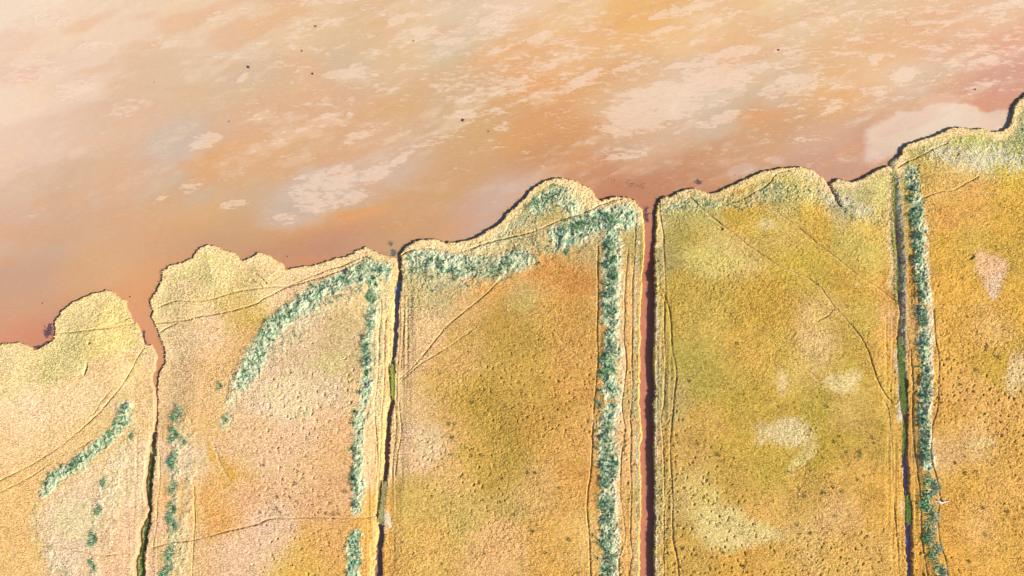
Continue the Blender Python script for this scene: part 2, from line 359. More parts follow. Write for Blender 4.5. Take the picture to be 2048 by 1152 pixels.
paths = [
 ('first', 2, 0, [(107,668),(140,665),(175,660),(200,655),(220,651),(240,642),(255,636)], 'narrow trail crossing the rounded headland left of the winding creek'),
 (None, 2, 0, [(192,658),(215,655),(240,651),(265,647)], 'short faint trail forking to the winding creek from the headland trail'),
 (None, 1, 0, [(175,662),(212,657),(250,655),(272,657)], 'faintest lowest fork of the headland trails'),
 (None, 2, 0, [(284,695),(270,718),(260,741),(245,766),(230,788),(212,808),(197,826),(175,847),(150,869),(125,889),(95,909),(60,931),(30,946),(0,961),(-60,1000)], 'long trail from the winding creek down to the left edge of the photo'),
 (None, 1, 0, [(222,781),(205,800),(185,830)], 'short faint trail beside the long left trail'),
 (None, 1, 0, [(187,878),(150,900),(125,910),(100,925),(75,945),(40,965),(0,985)], 'faint lower trail between the long left trail and the green reeds'),
 (None, 2, 1, [(312,615),(332,607),(355,602),(400,602),(430,597),(455,588),(480,582),(512,577),(545,573),(572,572),(627,550),(652,540),(687,530),(712,518),(729,512),(752,518),(772,524)], 'upper trail running along the shore of the second plot'),
 (None, 3, 1, [(304,648),(322,646),(350,643),(375,640),(405,632),(445,626),(475,618),(512,607),(527,597),(544,588),(564,578),(587,570),(632,557),(687,538),(724,519)], 'lower trail running from the winding creek to the second plot shore'),
 (None, 2, 1, [(315,665),(330,656),(350,647)], 'short trail branching at the winding creek bank'),
 (None, 3, 1, [(300,1099),(325,1090),(350,1085),(387,1081),(425,1071),(462,1061),(512,1050),(527,1043),(544,1038),(587,1036),(617,1035),(662,1035),(699,1036),(732,1036),(752,1031)], 'long pale trail crossing the bottom of the second plot'),
 (None, 1, 0, [(80,1090),(130,1096),(195,1110),(225,1110),(252,1106)], 'faint pale trail at the bottom of the leftmost plot'),
 (None, 1, 1, [(762,600),(762,631),(758,676),(757,726),(753,776),(749,826),(755,914),(751,964)], 'straight trail left of the narrow second ditch'),
 (None, 1, 1, [(771,640),(769,676),(769,726),(766,790),(763,826),(760,900),(757,960),(753,1020)], 'faint trail closest to the left bank of the second ditch'),
 (None, 1, 1, [(388,975),(389,1040),(387,1081),(384,1152)], 'faint upright trail at the bottom of the second plot'),
 (None, 1, 1, [(318,900),(320,960),(313,1020),(312,1060),(304,1100)], 'faint trail on the right bank of the green bottomed ditch'),
 (None, 1, 2, [(799,600),(799,663),(796,726)], 'faint trail closest to the right bank of the second ditch'),
 (None, 1, 2, [(809,590),(807,663),(801,735)], 'faint trail a step right of the second ditch'),
 (None, 1, 2, [(789,808),(792,863),(786,914),(784,960)], 'faint lower trail on the right bank of the second ditch'),
 (None, 1, 2, [(797,806),(802,863),(794,914),(790,950)], 'faint lower trail a step right of the second ditch'),
 (None, 3, 2, [(799,512),(815,503),(837,498),(867,497),(902,505),(932,500),(962,490),(987,482),(1024,473),(1061,465),(1091,453),(1116,443),(1139,435),(1164,427),(1179,420),(1199,410),(1224,402),(1244,397)], 'trail following the shore behind the pale rim of the third plot'),
 (None, 2, 2, [(799,758),(824,736),(849,708),(874,676),(899,648),(937,616),(974,586),(1000,560)], 'diagonal trail rising from the second ditch across the third plot'),
 (None, 1, 2, [(802,762),(837,731),(874,708),(912,683),(937,666),(955,652)], 'fainter diagonal trail below its twin in the third plot'),
 (None, 1, 2, [(1108,660),(1135,695),(1160,718),(1182,740)], 'faint diagonal trail reaching the big reed bed from the left'),
 (None, 2, 2, [(1274,428),(1270,500),(1268,538),(1265,576),(1265,626),(1265,688),(1264,726),(1265,776),(1263,813),(1260,838),(1263,863),(1261,926),(1263,989),(1261,1039),(1261,1076),(1264,1109),(1258,1152)], 'straight trail along the left bank of the red channel'),
 (None, 2, 2, [(1256,503),(1250,576),(1250,626),(1248,676),(1253,726),(1248,776),(1244,813),(1250,863),(1244,901),(1241,939),(1241,989),(1248,1044),(1250,1076),(1239,1114),(1238,1152)], 'trail between the big reed bed and the red channel'),
 (None, 3, 2, [(1196,493),(1195,538),(1196,576),(1196,626),(1194,663),(1196,713),(1193,763),(1188,813),(1185,863),(1184,901),(1181,951),(1175,989),(1175,1039),(1179,1076),(1181,1152)], 'trail along the left side of the big reed bed'),
 (None, 2, 3, [(1320,410),(1323,438),(1328,468),(1329,500),(1331,576),(1330,601),(1329,651),(1330,701),(1330,751),(1329,801),(1323,838),(1327,900),(1329,989),(1328,1039),(1328,1152)], 'straight trail along the right bank of the red channel'),
 (None, 3, 3, [(1330,590),(1340,626),(1343,663),(1345,701),(1351,731),(1353,756),(1349,788),(1346,826),(1343,863),(1340,889),(1341,926),(1344,964),(1345,1001),(1346,1076),(1354,1114),(1358,1152)], 'bulging outer trail right of the red channel'),
 (None, 3, 3, [(1384,395),(1399,410),(1424,433),(1449,453),(1469,468),(1489,485),(1514,503),(1536,518),(1561,534),(1598,549),(1621,560),(1641,575),(1656,596),(1676,621),(1696,643),(1721,673),(1736,701),(1748,736),(1758,766),(1773,791),(1786,806)], 'long curving trail from the shore to the fourth ditch, lower of two'),
 (None, 2, 3, [(1490,400),(1536,417),(1551,424),(1573,438),(1603,460),(1636,488),(1661,507),(1686,527),(1711,547),(1736,563),(1756,575),(1781,593),(1795,603)], 'long diagonal trail to the fourth ditch, upper of two'),
 (None, 2, 3, [(1455,409),(1486,398),(1511,383),(1536,370),(1556,346),(1580,340)], 'trail behind the shore of the fourth plot'),
 (None, 1, 3, [(1768,801),(1778,821),(1782,864),(1785,894),(1786,939),(1788,989),(1791,1026),(1795,1076),(1798,1114),(1799,1152)], 'straight trail along the left bank of the violet ditch'),
 (None, 1, 3, [(1668,618),(1655,632),(1645,638),(1636,642)], 'tiny trail spur beside the bare patches'),
 (None, 2, 4, [(1796,336),(1816,324),(1836,315),(1873,296),(1900,284)], 'short trail behind the rim at the top of the fourth ditch'),
 (None, 2, 4, [(1843,398),(1866,388),(1886,382),(1906,380),(1936,365),(1960,352)], 'rising trail in the upper part of the rightmost plot'),
 (None, 1, 4, [(1906,380),(1941,384),(1976,387),(2016,389),(2060,398)], 'faint level trail to the right edge of the photo'),
 (None, 1, 4, [(1818,609),(1836,611),(1861,615),(1893,616),(1923,613),(1961,610)], 'faint level trail crossing the right reed belt gap'),
 (None, 2, 4, [(1824,700),(1828,776),(1827,813),(1828,863),(1831,901),(1836,939),(1840,976),(1842,1014),(1845,1064),(1848,1101),(1857,1152)], 'trail between the violet ditch and the right reed belt'),
 (None, 2, 4, [(1868,620),(1871,676),(1878,713),(1877,763),(1877,813),(1866,850),(1862,914),(1872,951),(1880,989),(1876,1040),(1881,1089),(1891,1119),(1896,1152)], 'trail along the right side of the right reed belt'),
]
gullies = [  # carved cuts in the marsh: points, half width m, depth m
 ([(1661,366),(1667,378),(1675,390),(1677,400),(1682,410)], .5, .6),
 ([(174,727),(172,735),(171,742),(169,748)], .3, .35),
 ([(176,686),(179,686)], .25, .3),
 ([(508,548),(520,556),(530,566)], .3, .25), ([(500,562),(512,566),(523,574)], .25, .25),
 ([(1432,455),(1445,458)], .3, .2), ([(427,888),(433,905),(440,925),(450,945),(460,960)], .35, .12),
 ([(1948,512),(1935,520)], .25, .22),
]
# green reed belts: points, half width px, strength, litter to the right
belts = [
 ([(248,815),(243,840),(230,862),(203,888),(168,918),(130,940),(103,960),(86,985)], 11, .8),
 ([(86,985),(75,1015),(70,1050),(85,1090),(115,1130),(140,1160)], 16, .28),
 ([(770,540),(740,532),(705,548),(650,575),(610,602),(570,632),(540,655),(520,690),(500,730),(480,765)], 17, .78),
 ([(480,765),(465,800),(452,850)], 10, .45),
 ([(742,560),(742,610),(738,660),(732,700),(733,740),(727,790),(718,830),(715,870),(712,920),(713,970),(712,1020)], 9, .75),
 ([(706,1070),(704,1100),(704,1152),(702,1200)], 12, .95),
 ([(812,510),(850,520),(900,530),(950,535),(1000,530),(1045,515)], 22, .68),
 ([(1075,410),(1110,385),(1130,400),(1150,415)], 18, .62),
 ([(1120,475),(1160,455),(1200,440),(1250,430)], 24, .8),
 ([(1225,425),(1222,470),(1220,520),(1220,580),(1219,640)], 15, .8),
 ([(1222,665),(1220,700),(1215,735),(1217,788)], 15, .8),
 ([(1218,815),(1208,870),(1215,930),(1212,1000),(1215,1070),(1216,1152),(1214,1220)], 15, .8),
 ([(1822,345),(1828,370)], 14, .6),
 ([(1828,375),(1830,420),(1834,470),(1838,530),(1845,595)], 10, .8),
 ([(1843,620),(1847,700),(1848,780),(1845,840),(1850,890),(1852,930)], 10, .8),
 ([(1800,440),(1720,430),(1680,400),(1600,385),(1540,400)], 14, .3),
 ([(1860,290),(1950,300),(2048,300)], 25, .33), ([(2030,225),(2045,260)], 16, .4),
 ([(1320,410),(1400,400),(1480,400),(1560,380)], 18, .4), ([(1316,440),(1318,600),(1316,760),(1318,1000),(1316,1150)], 9, .3),
 ([(210,960),(200,1020),(188,1078),(188,1152)], 8, .38), ([(355,830),(350,960),(348,1060),(338,1152)], 10, .42),
 ([(765,540),(762,640),(755,740),(748,830)], 12, .34), ([(372,840),(375,900),(378,980),(368,1060),(362,1140)], 12, .32), ([(262,850),(245,900),(228,960),(222,1040),(212,1100)], 14, .3),
 ([(1060,480),(1150,470),(1240,445)], 28, .36), ([(720,560),(620,625),(540,700)], 26, .33), ([(820,540),(900,560),(1000,545)], 22, .34),
 ([(1090,470),(1010,480),(940,500)], 14, .35), ([(1060,400),(1040,440),(1000,470)], 16, .42),
]
litter_lines = [  # pale straw / bleached stems: points, half width px, strength
 ([(1274,410),(1277,480),(1272,560),(1272,640),(1270,700),(1270,800),(1274,900),(1274,1000),(1272,1152)], 4, .48),
 ([(1313,590),(1315,700),(1313,790),(1312,860),(1314,960),(1313,1030),(1313,1152)], 3, .48),
 ([(1240,480),(1240,560),(1238,640),(1243,690),(1243,780),(1236,830),(1236,880),(1232,960),(1234,1040),(1230,1152)], 8, .62),
 ([(757,560),(752,650),(748,740),(742,800),(733,860),(730,930),(726,1010)], 8, .5), ([(722,1075),(720,1152)], 7, .45),
 ([(1850,440),(1856,540),(1862,640),(1862,720),(1862,800),(1860,870),(1866,930)], 5, .7),
 ([(372,830),(372,900),(376,980),(366,1060),(362,1140)], 12, .38), ([(262,830),(255,880),(240,920),(225,980),(222,1040),(214,1080)], 14, .36),
 ([(1560,395),(1620,380),(1670,400),(1700,410)], 18, .3), ([(1880,310),(1950,320),(2010,310)], 22, .42),
 ([(1794,700),(1792,740)], 3, .7), ([(1798,815),(1802,840)], 4, .8), ([(770,1030),(775,1050)], 9, .5), ([(1803,1000),(1806,1030)], 3, .6),
 ([(1806,360),(1808,430),(1812,500)], 4, .3),
]

marsh_pts = [
 (30,750,232,208,160),(150,620,232,212,160),(200,660,225,205,140),(100,720,222,210,150),(60,830,238,208,172),(150,800,235,205,165),(230,760,225,195,150),(50,980,230,190,130),(20,1080,228,190,130),(140,1000,225,200,170),(140,1060,222,200,175),(240,950,230,205,170),(230,1080,232,195,160),(190,870,225,195,140),(100,940,222,190,135),(20,900,232,200,155),(80,880,232,200,155),
 (400,520,228,212,150),(440,560,225,208,155),(380,620,228,200,150),(350,600,230,210,160),(470,640,205,175,95),(480,600,215,190,120),(430,660,232,200,170),(400,720,228,190,145),(360,690,230,205,165),(440,740,220,185,130),(480,700,220,180,125),(350,780,225,195,150),(420,800,228,190,140),(400,850,222,185,130),(400,920,222,195,165),(440,950,225,180,110),(430,1020,222,170,95),(380,1020,225,185,130),(480,1000,225,180,135),(480,1110,225,190,160),(340,1080,225,190,155),(390,1130,226,188,145),
 (560,560,235,205,165),(650,535,232,200,160),(500,560,222,200,150),(560,740,215,190,160),(600,680,215,190,155),(580,800,225,200,180),(640,760,220,195,165),(680,720,205,180,135),(560,900,225,190,155),(620,850,225,190,155),(680,900,222,180,130),(600,960,225,185,145),(660,1000,220,175,130),(540,1060,222,190,165),(580,1130,220,180,80),(620,1100,218,175,95),(660,1080,222,175,110),(550,1100,225,195,165),(690,700,205,185,140),(755,600,225,200,150),(755,800,228,200,155),(745,900,230,195,150),(740,1060,222,175,95),(735,1130,220,172,90),(500,880,225,190,150),(500,780,220,195,165),
 (860,600,205,185,140),(900,580,195,175,130),(850,660,225,190,150),(830,700,222,185,145),(940,600,215,170,110),(1000,560,215,160,70),(1100,540,210,150,60),(1150,560,205,145,60),(1050,600,200,170,110),(1000,640,190,150,50),(1060,640,190,155,55),(1100,620,215,165,80),(940,680,205,165,90),(1000,700,190,155,60),(1150,650,205,160,70),(900,720,215,170,100),(880,770,205,165,80),(950,800,190,155,45),(1050,760,200,160,60),(1150,750,210,160,75),(840,800,222,185,140),(900,850,210,165,90),(1000,850,185,150,45),(1100,830,200,155,60),(1150,880,215,165,80),(850,900,225,185,150),(860,880,222,190,165),(900,950,220,180,110),(950,900,205,165,70),(1000,950,190,155,50),(1020,1000,195,165,90),(1080,1000,215,170,100),(850,1000,210,175,90),(930,1020,205,175,95),(850,1080,218,175,90),(1000,1080,222,175,115),(1100,1080,218,170,80),(1150,1000,218,170,85),(1060,480,205,180,120),(1080,470,222,180,125),(1120,490,212,172,105),(1160,500,190,165,110),(1080,430,200,185,130),(1060,410,185,175,110),(900,490,235,205,175),(970,478,228,205,165),(1180,385,235,205,165),(1240,600,222,180,120),(1255,700,215,170,105),(1250,900,222,175,120),(1250,1050,222,175,105),(1180,700,205,155,70),(1165,980,212,155,65),
 (1340,410,205,190,140),(1350,440,190,175,95),(1320,500,180,160,95),(1380,470,200,170,60),(1400,420,195,180,110),(1420,510,208,185,120),(1470,520,210,180,110),(1500,430,210,170,50),(1540,460,205,175,80),(1580,460,205,175,90),(1620,440,215,175,50),(1560,400,200,185,120),(1600,370,205,190,110),(1640,350,230,205,160),(1700,400,205,190,150),(1740,400,205,195,130),(1760,360,215,200,130),(1740,440,215,180,80),(1720,500,195,175,85),(1780,480,205,175,85),(1700,550,205,165,50),(1600,520,205,175,50),(1640,560,200,170,50),(1500,600,205,165,45),(1560,620,200,160,40),(1450,600,200,170,65),(1380,580,195,165,60),(1400,650,200,170,70),(1500,700,208,165,60),(1380,720,185,165,65),(1420,760,185,165,60),(1450,740,195,165,60),(1480,820,190,160,45),(1420,850,205,165,70),(1560,700,205,170,65),(1640,620,215,175,110),(1640,690,215,180,125),(1700,650,200,170,65),(1740,720,205,170,60),(1770,700,222,170,75),(1700,720,200,170,60),(1600,740,212,180,90),(1690,820,205,170,85),(1640,820,190,165,40),(1560,820,200,165,50),(1760,850,200,165,60),(1660,890,190,160,30),(1540,950,200,170,50),(1480,900,200,165,50),(1450,950,200,165,60),(1380,900,205,165,80),(1400,980,215,185,115),(1480,970,205,165,65),(1550,1010,215,170,80),(1600,1000,205,165,70),(1600,1080,215,175,100),(1700,950,215,170,70),(1680,1030,220,175,110),(1750,1000,215,165,60),(1700,1100,220,175,85),(1550,1120,215,170,70),(1480,1135,215,165,60),(1380,1120,205,165,70),(1320,800,190,165,100),(1320,1000,195,165,90),
 (1840,300,200,185,120),(1900,275,215,200,120),(1950,280,205,200,110),(2020,280,190,180,120),(1900,310,225,200,140),(1960,320,220,205,160),(2030,320,200,200,100),(1850,340,210,175,70),(1900,350,222,185,95),(1880,370,225,180,100),(1950,370,222,165,70),(2030,360,220,175,40),(1900,420,222,165,70),(1960,430,220,170,75),(2020,430,215,170,45),(1900,500,218,170,45),(1950,480,205,170,60),(2020,500,205,165,45),(1900,600,222,170,50),(1940,640,220,170,60),(2030,620,220,170,45),(1980,660,225,180,110),(1900,700,222,170,65),(1960,700,215,170,50),(2000,720,205,165,30),(1940,780,222,170,85),(1900,850,222,170,65),(1980,850,222,170,80),(1960,880,222,180,120),(1900,900,222,180,125),(2030,900,220,170,70),(1940,960,220,170,60),(2000,980,222,170,75),(1900,1040,220,165,55),(1960,1060,225,175,95),(2020,1050,222,170,60),(1900,1120,222,165,50),(2000,1120,222,170,60),(1830,850,205,155,60),(1830,1000,215,165,60),(1822,450,205,170,95),(1820,560,205,155,60),(1825,650,210,165,100)]
# bare or greyed patches in the grass: x, y, rx, ry, angle, rgb
bare = [(1985,535,26,34,20,(228,185,165)),(1988,570,16,14,0,(228,195,185)),(1690,768,30,20,15,(224,200,162)),(1712,748,12,10,0,(216,190,140)),(1632,758,10,12,0,(215,185,140)),(1560,768,10,22,-15,(218,188,150)),(1575,870,52,30,0,(222,200,170)),(1615,915,14,42,-30,(214,190,140)),(1440,1050,60,42,-15,(218,196,152)),(1405,1000,30,25,0,(214,188,130)),(1510,1070,60,22,0,(220,196,154)),(2036,752,30,40,0,(222,190,160)),(1640,640,22,25,10,(218,185,130)),(1632,688,22,14,10,(218,186,140)),(1965,878,30,10,0,(224,190,150)),(1050,600,30,20,0,(200,175,120)),(580,800,60,45,-30,(226,202,185)),(860,885,32,32,-40,(220,192,170)),(1540,455,14,10,0,(214,190,150)),(1708,565,9,9,0,(216,180,130)),(150,1040,45,45,0,(220,202,182)),(660,725,40,22,0,(208,190,155)),(1420,520,70,28,0,(208,188,128)),(431,903,7,24,8,(208,165,75)),(450,950,7,26,28,(208,162,75)),(1175,1080,40,60,0,(222,180,125)),(360,1110,40,50,0,(226,192,160))]

mud_pts = [  # base mud tones; the upper left is paled to hold the haze as colour
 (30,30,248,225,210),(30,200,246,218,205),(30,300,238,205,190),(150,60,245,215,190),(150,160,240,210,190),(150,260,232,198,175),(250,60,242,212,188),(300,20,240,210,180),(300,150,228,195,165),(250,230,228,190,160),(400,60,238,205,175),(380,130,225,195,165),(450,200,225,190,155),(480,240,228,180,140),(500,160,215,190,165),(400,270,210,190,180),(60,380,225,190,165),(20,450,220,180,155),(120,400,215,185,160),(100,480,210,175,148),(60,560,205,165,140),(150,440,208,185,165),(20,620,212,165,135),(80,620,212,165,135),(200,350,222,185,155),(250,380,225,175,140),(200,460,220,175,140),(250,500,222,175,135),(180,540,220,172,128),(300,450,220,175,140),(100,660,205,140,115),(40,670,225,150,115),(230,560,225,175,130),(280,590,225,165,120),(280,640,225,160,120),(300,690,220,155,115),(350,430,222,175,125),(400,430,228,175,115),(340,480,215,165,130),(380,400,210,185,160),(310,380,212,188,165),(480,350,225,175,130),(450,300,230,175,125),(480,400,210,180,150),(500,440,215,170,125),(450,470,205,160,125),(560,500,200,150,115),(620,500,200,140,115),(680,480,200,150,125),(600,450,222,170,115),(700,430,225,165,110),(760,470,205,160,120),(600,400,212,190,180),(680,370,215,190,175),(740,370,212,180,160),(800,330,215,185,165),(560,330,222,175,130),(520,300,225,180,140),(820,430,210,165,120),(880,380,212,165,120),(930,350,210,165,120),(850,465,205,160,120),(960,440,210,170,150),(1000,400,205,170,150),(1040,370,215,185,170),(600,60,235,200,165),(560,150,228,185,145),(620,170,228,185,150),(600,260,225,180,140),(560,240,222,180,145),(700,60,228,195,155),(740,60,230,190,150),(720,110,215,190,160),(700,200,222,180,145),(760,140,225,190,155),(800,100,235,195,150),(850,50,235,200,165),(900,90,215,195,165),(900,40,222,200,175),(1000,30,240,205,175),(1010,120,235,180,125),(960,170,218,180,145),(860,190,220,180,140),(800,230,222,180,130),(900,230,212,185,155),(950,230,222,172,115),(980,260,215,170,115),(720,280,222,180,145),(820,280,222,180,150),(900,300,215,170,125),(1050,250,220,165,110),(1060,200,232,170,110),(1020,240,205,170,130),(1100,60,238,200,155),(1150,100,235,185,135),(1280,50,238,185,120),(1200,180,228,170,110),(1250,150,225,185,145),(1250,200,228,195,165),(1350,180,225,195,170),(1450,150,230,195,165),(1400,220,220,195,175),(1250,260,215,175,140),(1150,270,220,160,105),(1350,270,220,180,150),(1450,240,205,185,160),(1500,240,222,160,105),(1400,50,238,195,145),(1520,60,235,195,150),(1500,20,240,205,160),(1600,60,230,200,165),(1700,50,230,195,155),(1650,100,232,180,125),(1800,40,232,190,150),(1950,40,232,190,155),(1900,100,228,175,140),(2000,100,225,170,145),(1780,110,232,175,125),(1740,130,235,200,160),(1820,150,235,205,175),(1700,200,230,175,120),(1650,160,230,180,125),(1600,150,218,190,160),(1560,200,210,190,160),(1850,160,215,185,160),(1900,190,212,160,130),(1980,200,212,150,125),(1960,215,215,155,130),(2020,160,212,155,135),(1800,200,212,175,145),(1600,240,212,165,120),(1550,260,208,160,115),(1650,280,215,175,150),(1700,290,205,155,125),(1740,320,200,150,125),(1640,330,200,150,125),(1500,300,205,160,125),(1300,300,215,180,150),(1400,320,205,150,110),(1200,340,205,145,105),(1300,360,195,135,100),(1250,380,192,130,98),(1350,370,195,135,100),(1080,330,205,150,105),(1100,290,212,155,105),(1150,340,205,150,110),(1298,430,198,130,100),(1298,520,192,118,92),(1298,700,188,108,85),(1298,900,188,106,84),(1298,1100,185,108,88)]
# sharper tonal shapes on the mud: x, y, rx, ry, angle, rgb, edge softness
mud_shapes = [(1830,255,95,34,12,(236,215,205),.12),(1930,238,70,28,-14,(236,214,202),.12),(2000,240,42,24,12,(232,200,185),.15),(1780,290,55,24,28,(226,200,190),.25),(1485,345,30,11,18,(214,182,170),.2),(1545,325,16,9,-20,(222,190,172),.3),
 (1030,385,50,16,38,(214,184,170),.35),(985,425,45,12,38,(208,178,160),.4),(400,280,52,34,10,(214,192,172),.35),(640,390,110,45,25,(214,190,176),.35),(730,350,70,30,25,(214,188,168),.4),(560,430,50,30,10,(208,185,170),.4),(520,130,34,34,0,(216,190,162),.5),(700,120,40,24,-10,(214,192,165),.4),
 (420,310,30,60,-10,(228,172,118),.5),(1280,45,50,14,10,(240,182,110),.4),(1075,170,55,22,-10,(236,168,105),.5),(1200,150,70,10,25,(232,168,105),.4),(1520,235,60,18,10,(224,160,104),.4),(1660,180,60,40,30,(232,172,112),.5),(720,425,70,14,5,(228,165,105),.5),(1060,255,70,30,30,(222,160,105),.5),
 (590,418,50,10,-12,(200,176,156),.4),(720,410,45,8,12,(206,180,156),.4),(1440,265,50,16,20,(210,184,160),.4),(1840,185,55,16,22,(214,188,166),.4),(1540,200,30,25,10,(212,188,164),.5),(390,395,30,14,10,(204,182,160),.5),(700,515,90,10,8,(196,145,122),.5)]
streaks = [(1300,215,150,52,18,.75),(1420,165,140,38,20,.7),(1400,125,130,12,18,.6),(1440,240,60,20,25,.6),(1180,155,45,9,28,.85),(1085,75,38,12,18,.8),(1110,120,28,8,30,.7),(1000,30,75,15,20,.75),(850,65,30,12,5,.75),(905,80,38,9,15,.75),(800,45,38,8,15,.7),(690,142,55,11,15,.75),(750,105,28,15,0,.45),(1380,15,70,9,15,.7),(1330,25,40,9,25,.7),(1330,62,32,9,30,.7),(1440,35,60,9,18,.7),(1560,60,60,10,20,.5),(1580,115,70,20,20,.5),(1750,115,26,12,25,.85),(1805,148,40,16,20,.85),(1640,20,45,10,15,.5),(1745,183,35,15,10,.65),(1590,170,45,16,30,.6),(650,375,110,45,24,.62),(750,345,50,22,30,.75),(800,320,30,9,35,.75),(560,440,38,18,15,.55),(700,400,55,14,15,.65),(405,280,40,16,15,.7),(488,150,20,9,35,.85),(330,85,42,18,20,.55),(320,398,22,9,25,.6),(465,412,38,9,12,.65),(545,220,20,8,25,.6),(700,225,18,7,30,.6),(765,182,32,8,10,.6),(955,182,25,7,10,.6),(60,140,80,40,10,.5),(140,180,70,26,20,.5),(90,40,60,30,10,.4),(200,90,60,15,20,.45),(250,215,60,22,20,.5),(720,275,60,14,20,.55),(860,285,80,14,20,.5),(600,255,30,8,15,.5),(1620,285,60,14,15,.4),(1250,300,80,16,10,.45),(1010,250,35,8,20,.5),(470,350,40,14,20,.4),(1900,130,50,10,15,.4),(1880,100,30,8,10,.5),(1950,170,50,10,25,.35),(430,40,50,16,15,.45),(1700,60,60,12,20,.45),(1130,150,60,14,25,.55),(1030,10,50,8,10,.6),(1320,150,40,7,15,.6),(1260,130,60,7,18,.6),(560,85,60,16,15,.3),(820,130,60,12,12,.45),(880,160,50,12,20,.4),(640,200,60,14,15,.35),(1480,100,80,14,18,.6),(1550,170,50,16,25,.65),(380,370,40,18,20,.4),(60,430,40,10,25,.35),(130,430,25,8,30,.4)]

def ell(px, py, e):
    a = math.radians(e[4]); dx = px - e[0]; dy = -(py - e[1])
    u = (dx * math.cos(a) + dy * math.sin(a)) / e[2]; v = (-dx * math.sin(a) + dy * math.cos(a)) / e[3]
    return np.sqrt(u * u + v * v)

# ------------------------------------------------------------------ the mudflat
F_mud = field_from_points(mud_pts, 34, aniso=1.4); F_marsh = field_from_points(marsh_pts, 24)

def build_mud():
    X = axis(-900, 900, -112, 112, 0.3); Y = axis(-900, 900, -66, 66, 0.3)
    xx, yy = np.meshgrid(X, Y)
    s = CAM_H / (MARSH_Z + CAM_H)
    px = xx * s / MPP + 1024; py = 576 - yy * s / MPP
    w = 14; wx = px + w * fbm(xx * .13, yy * .25, 4, 3) + 5 * fbm(xx * .8, yy * 1.4, 3, 9); wy = py + w * fbm(xx * .13, yy * .25, 4, 5) + 4 * fbm(xx * .8, yy * 1.4, 3, 12)
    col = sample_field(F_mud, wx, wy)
    for e in mud_shapes:
        m = 1 - sstep(1 - e[6], 1 + e[6], ell(wx, wy, e)); m = m * (0.42 if e[1] < 200 or e[0] < 600 else .6) if not (e[0] > 1700 and e[1] > 230) else m * .88
        col = col * (1 - m[..., None]) + lin(e[5]) * m[..., None]
    ua = xx * math.cos(math.radians(18)) + yy * math.sin(math.radians(18)); va = -xx * math.sin(math.radians(18)) + yy * math.cos(math.radians(18))
    dr = fbm(ua * .10, va * .34, 5, 131, .6) * .7 + fbm(ua * .3, va * 1.0, 4, 137, .6) * .5
    dr = sstep(.04, .5, dr) * .36 * sstep(470, 250, py + (px < 600) * 0)
    col = col * (1 - dr[..., None]) + lin((246, 220, 196)) * dr[..., None]
    or_ = sstep(.1, .5, fbm(ua * .07, va * .22, 4, 141)) * .28
    col = col * (1 - or_[..., None]) + lin((226, 160, 108)) * or_[..., None]
    st = np.zeros_like(px) + 0.10 + .5 * dr
    st += 0.30 * sstep(440, 150, py) * sstep(350, 560, px) * (.6 + .8 * vn(xx * .06, yy * .12, 14))
    for e in streaks:
        st = np.maximum(st, (e[5] + .1) * (1 - sstep(0.35, 1.25, ell(wx, wy, (e[0], e[1], e[2] * 1.12, e[3] * 1.2, e[4])))))
    st *= 1 - 0.9 * (1 - sstep(1.0, 1.2, ell(wx, wy, (1850, 250, 130, 50, 8))))
    st *= sstep(-25, 60, 480 - py + (px - 300) * 0.0 - (px > 900) * (px - 900) * 0.13)
    z = 0.05 * fbm(xx * .06, yy * .1, 3, 21) + 0.012 * fbm(xx * .6, yy * 1.2, 3, 22)
    nx, ny = len(X), len(Y)
    idx = np.arange(nx * ny).reshape(ny, nx)
    f = np.stack([idx[:-1, :-1], idx[:-1, 1:], idx[1:, 1:], idx[1:, :-1]], -1).reshape(-1, 4)
    col[..., 2] = np.minimum(col[..., 2], col[..., 1] * .79)
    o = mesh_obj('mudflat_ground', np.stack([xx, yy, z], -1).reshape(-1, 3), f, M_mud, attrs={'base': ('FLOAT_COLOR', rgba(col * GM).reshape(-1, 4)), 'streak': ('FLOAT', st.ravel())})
    tag(o, 'wide peach and orange tidal mudflat with pale streaks above the grass', 'mudflat', 'structure')
build_mud()

# ------------------------------------------------------------------ the marsh plots
def soft_groups():
    return {1: (smooth_line(P(edge2e), 2.0), 'in', 1.5), 4: (smooth_line(P(edge5w[11:22]), 2.0), 'out', 1.35)}
SOFT = soft_groups()
SHORE = {0: P(shore1[:29]), 1: P(edge2w[25:]), 2: P(edge3w[23:60]), 3: P(edge4w[17:64]), 4: P(edge5w[21:])}
RIM = dict(SHORE)
SHORE[0] = P(shore1[:34]); SHORE[1] = P(edge2w[13:])
DITCH = {1: P(edge2e), 2: P(edge3w[:21]), 3: P(edge4w[46:]), 4: P(edge5w[:22])}
CHAN = {2: P(edge3w[58:]), 3: P(edge4w[:20])}
plots = []

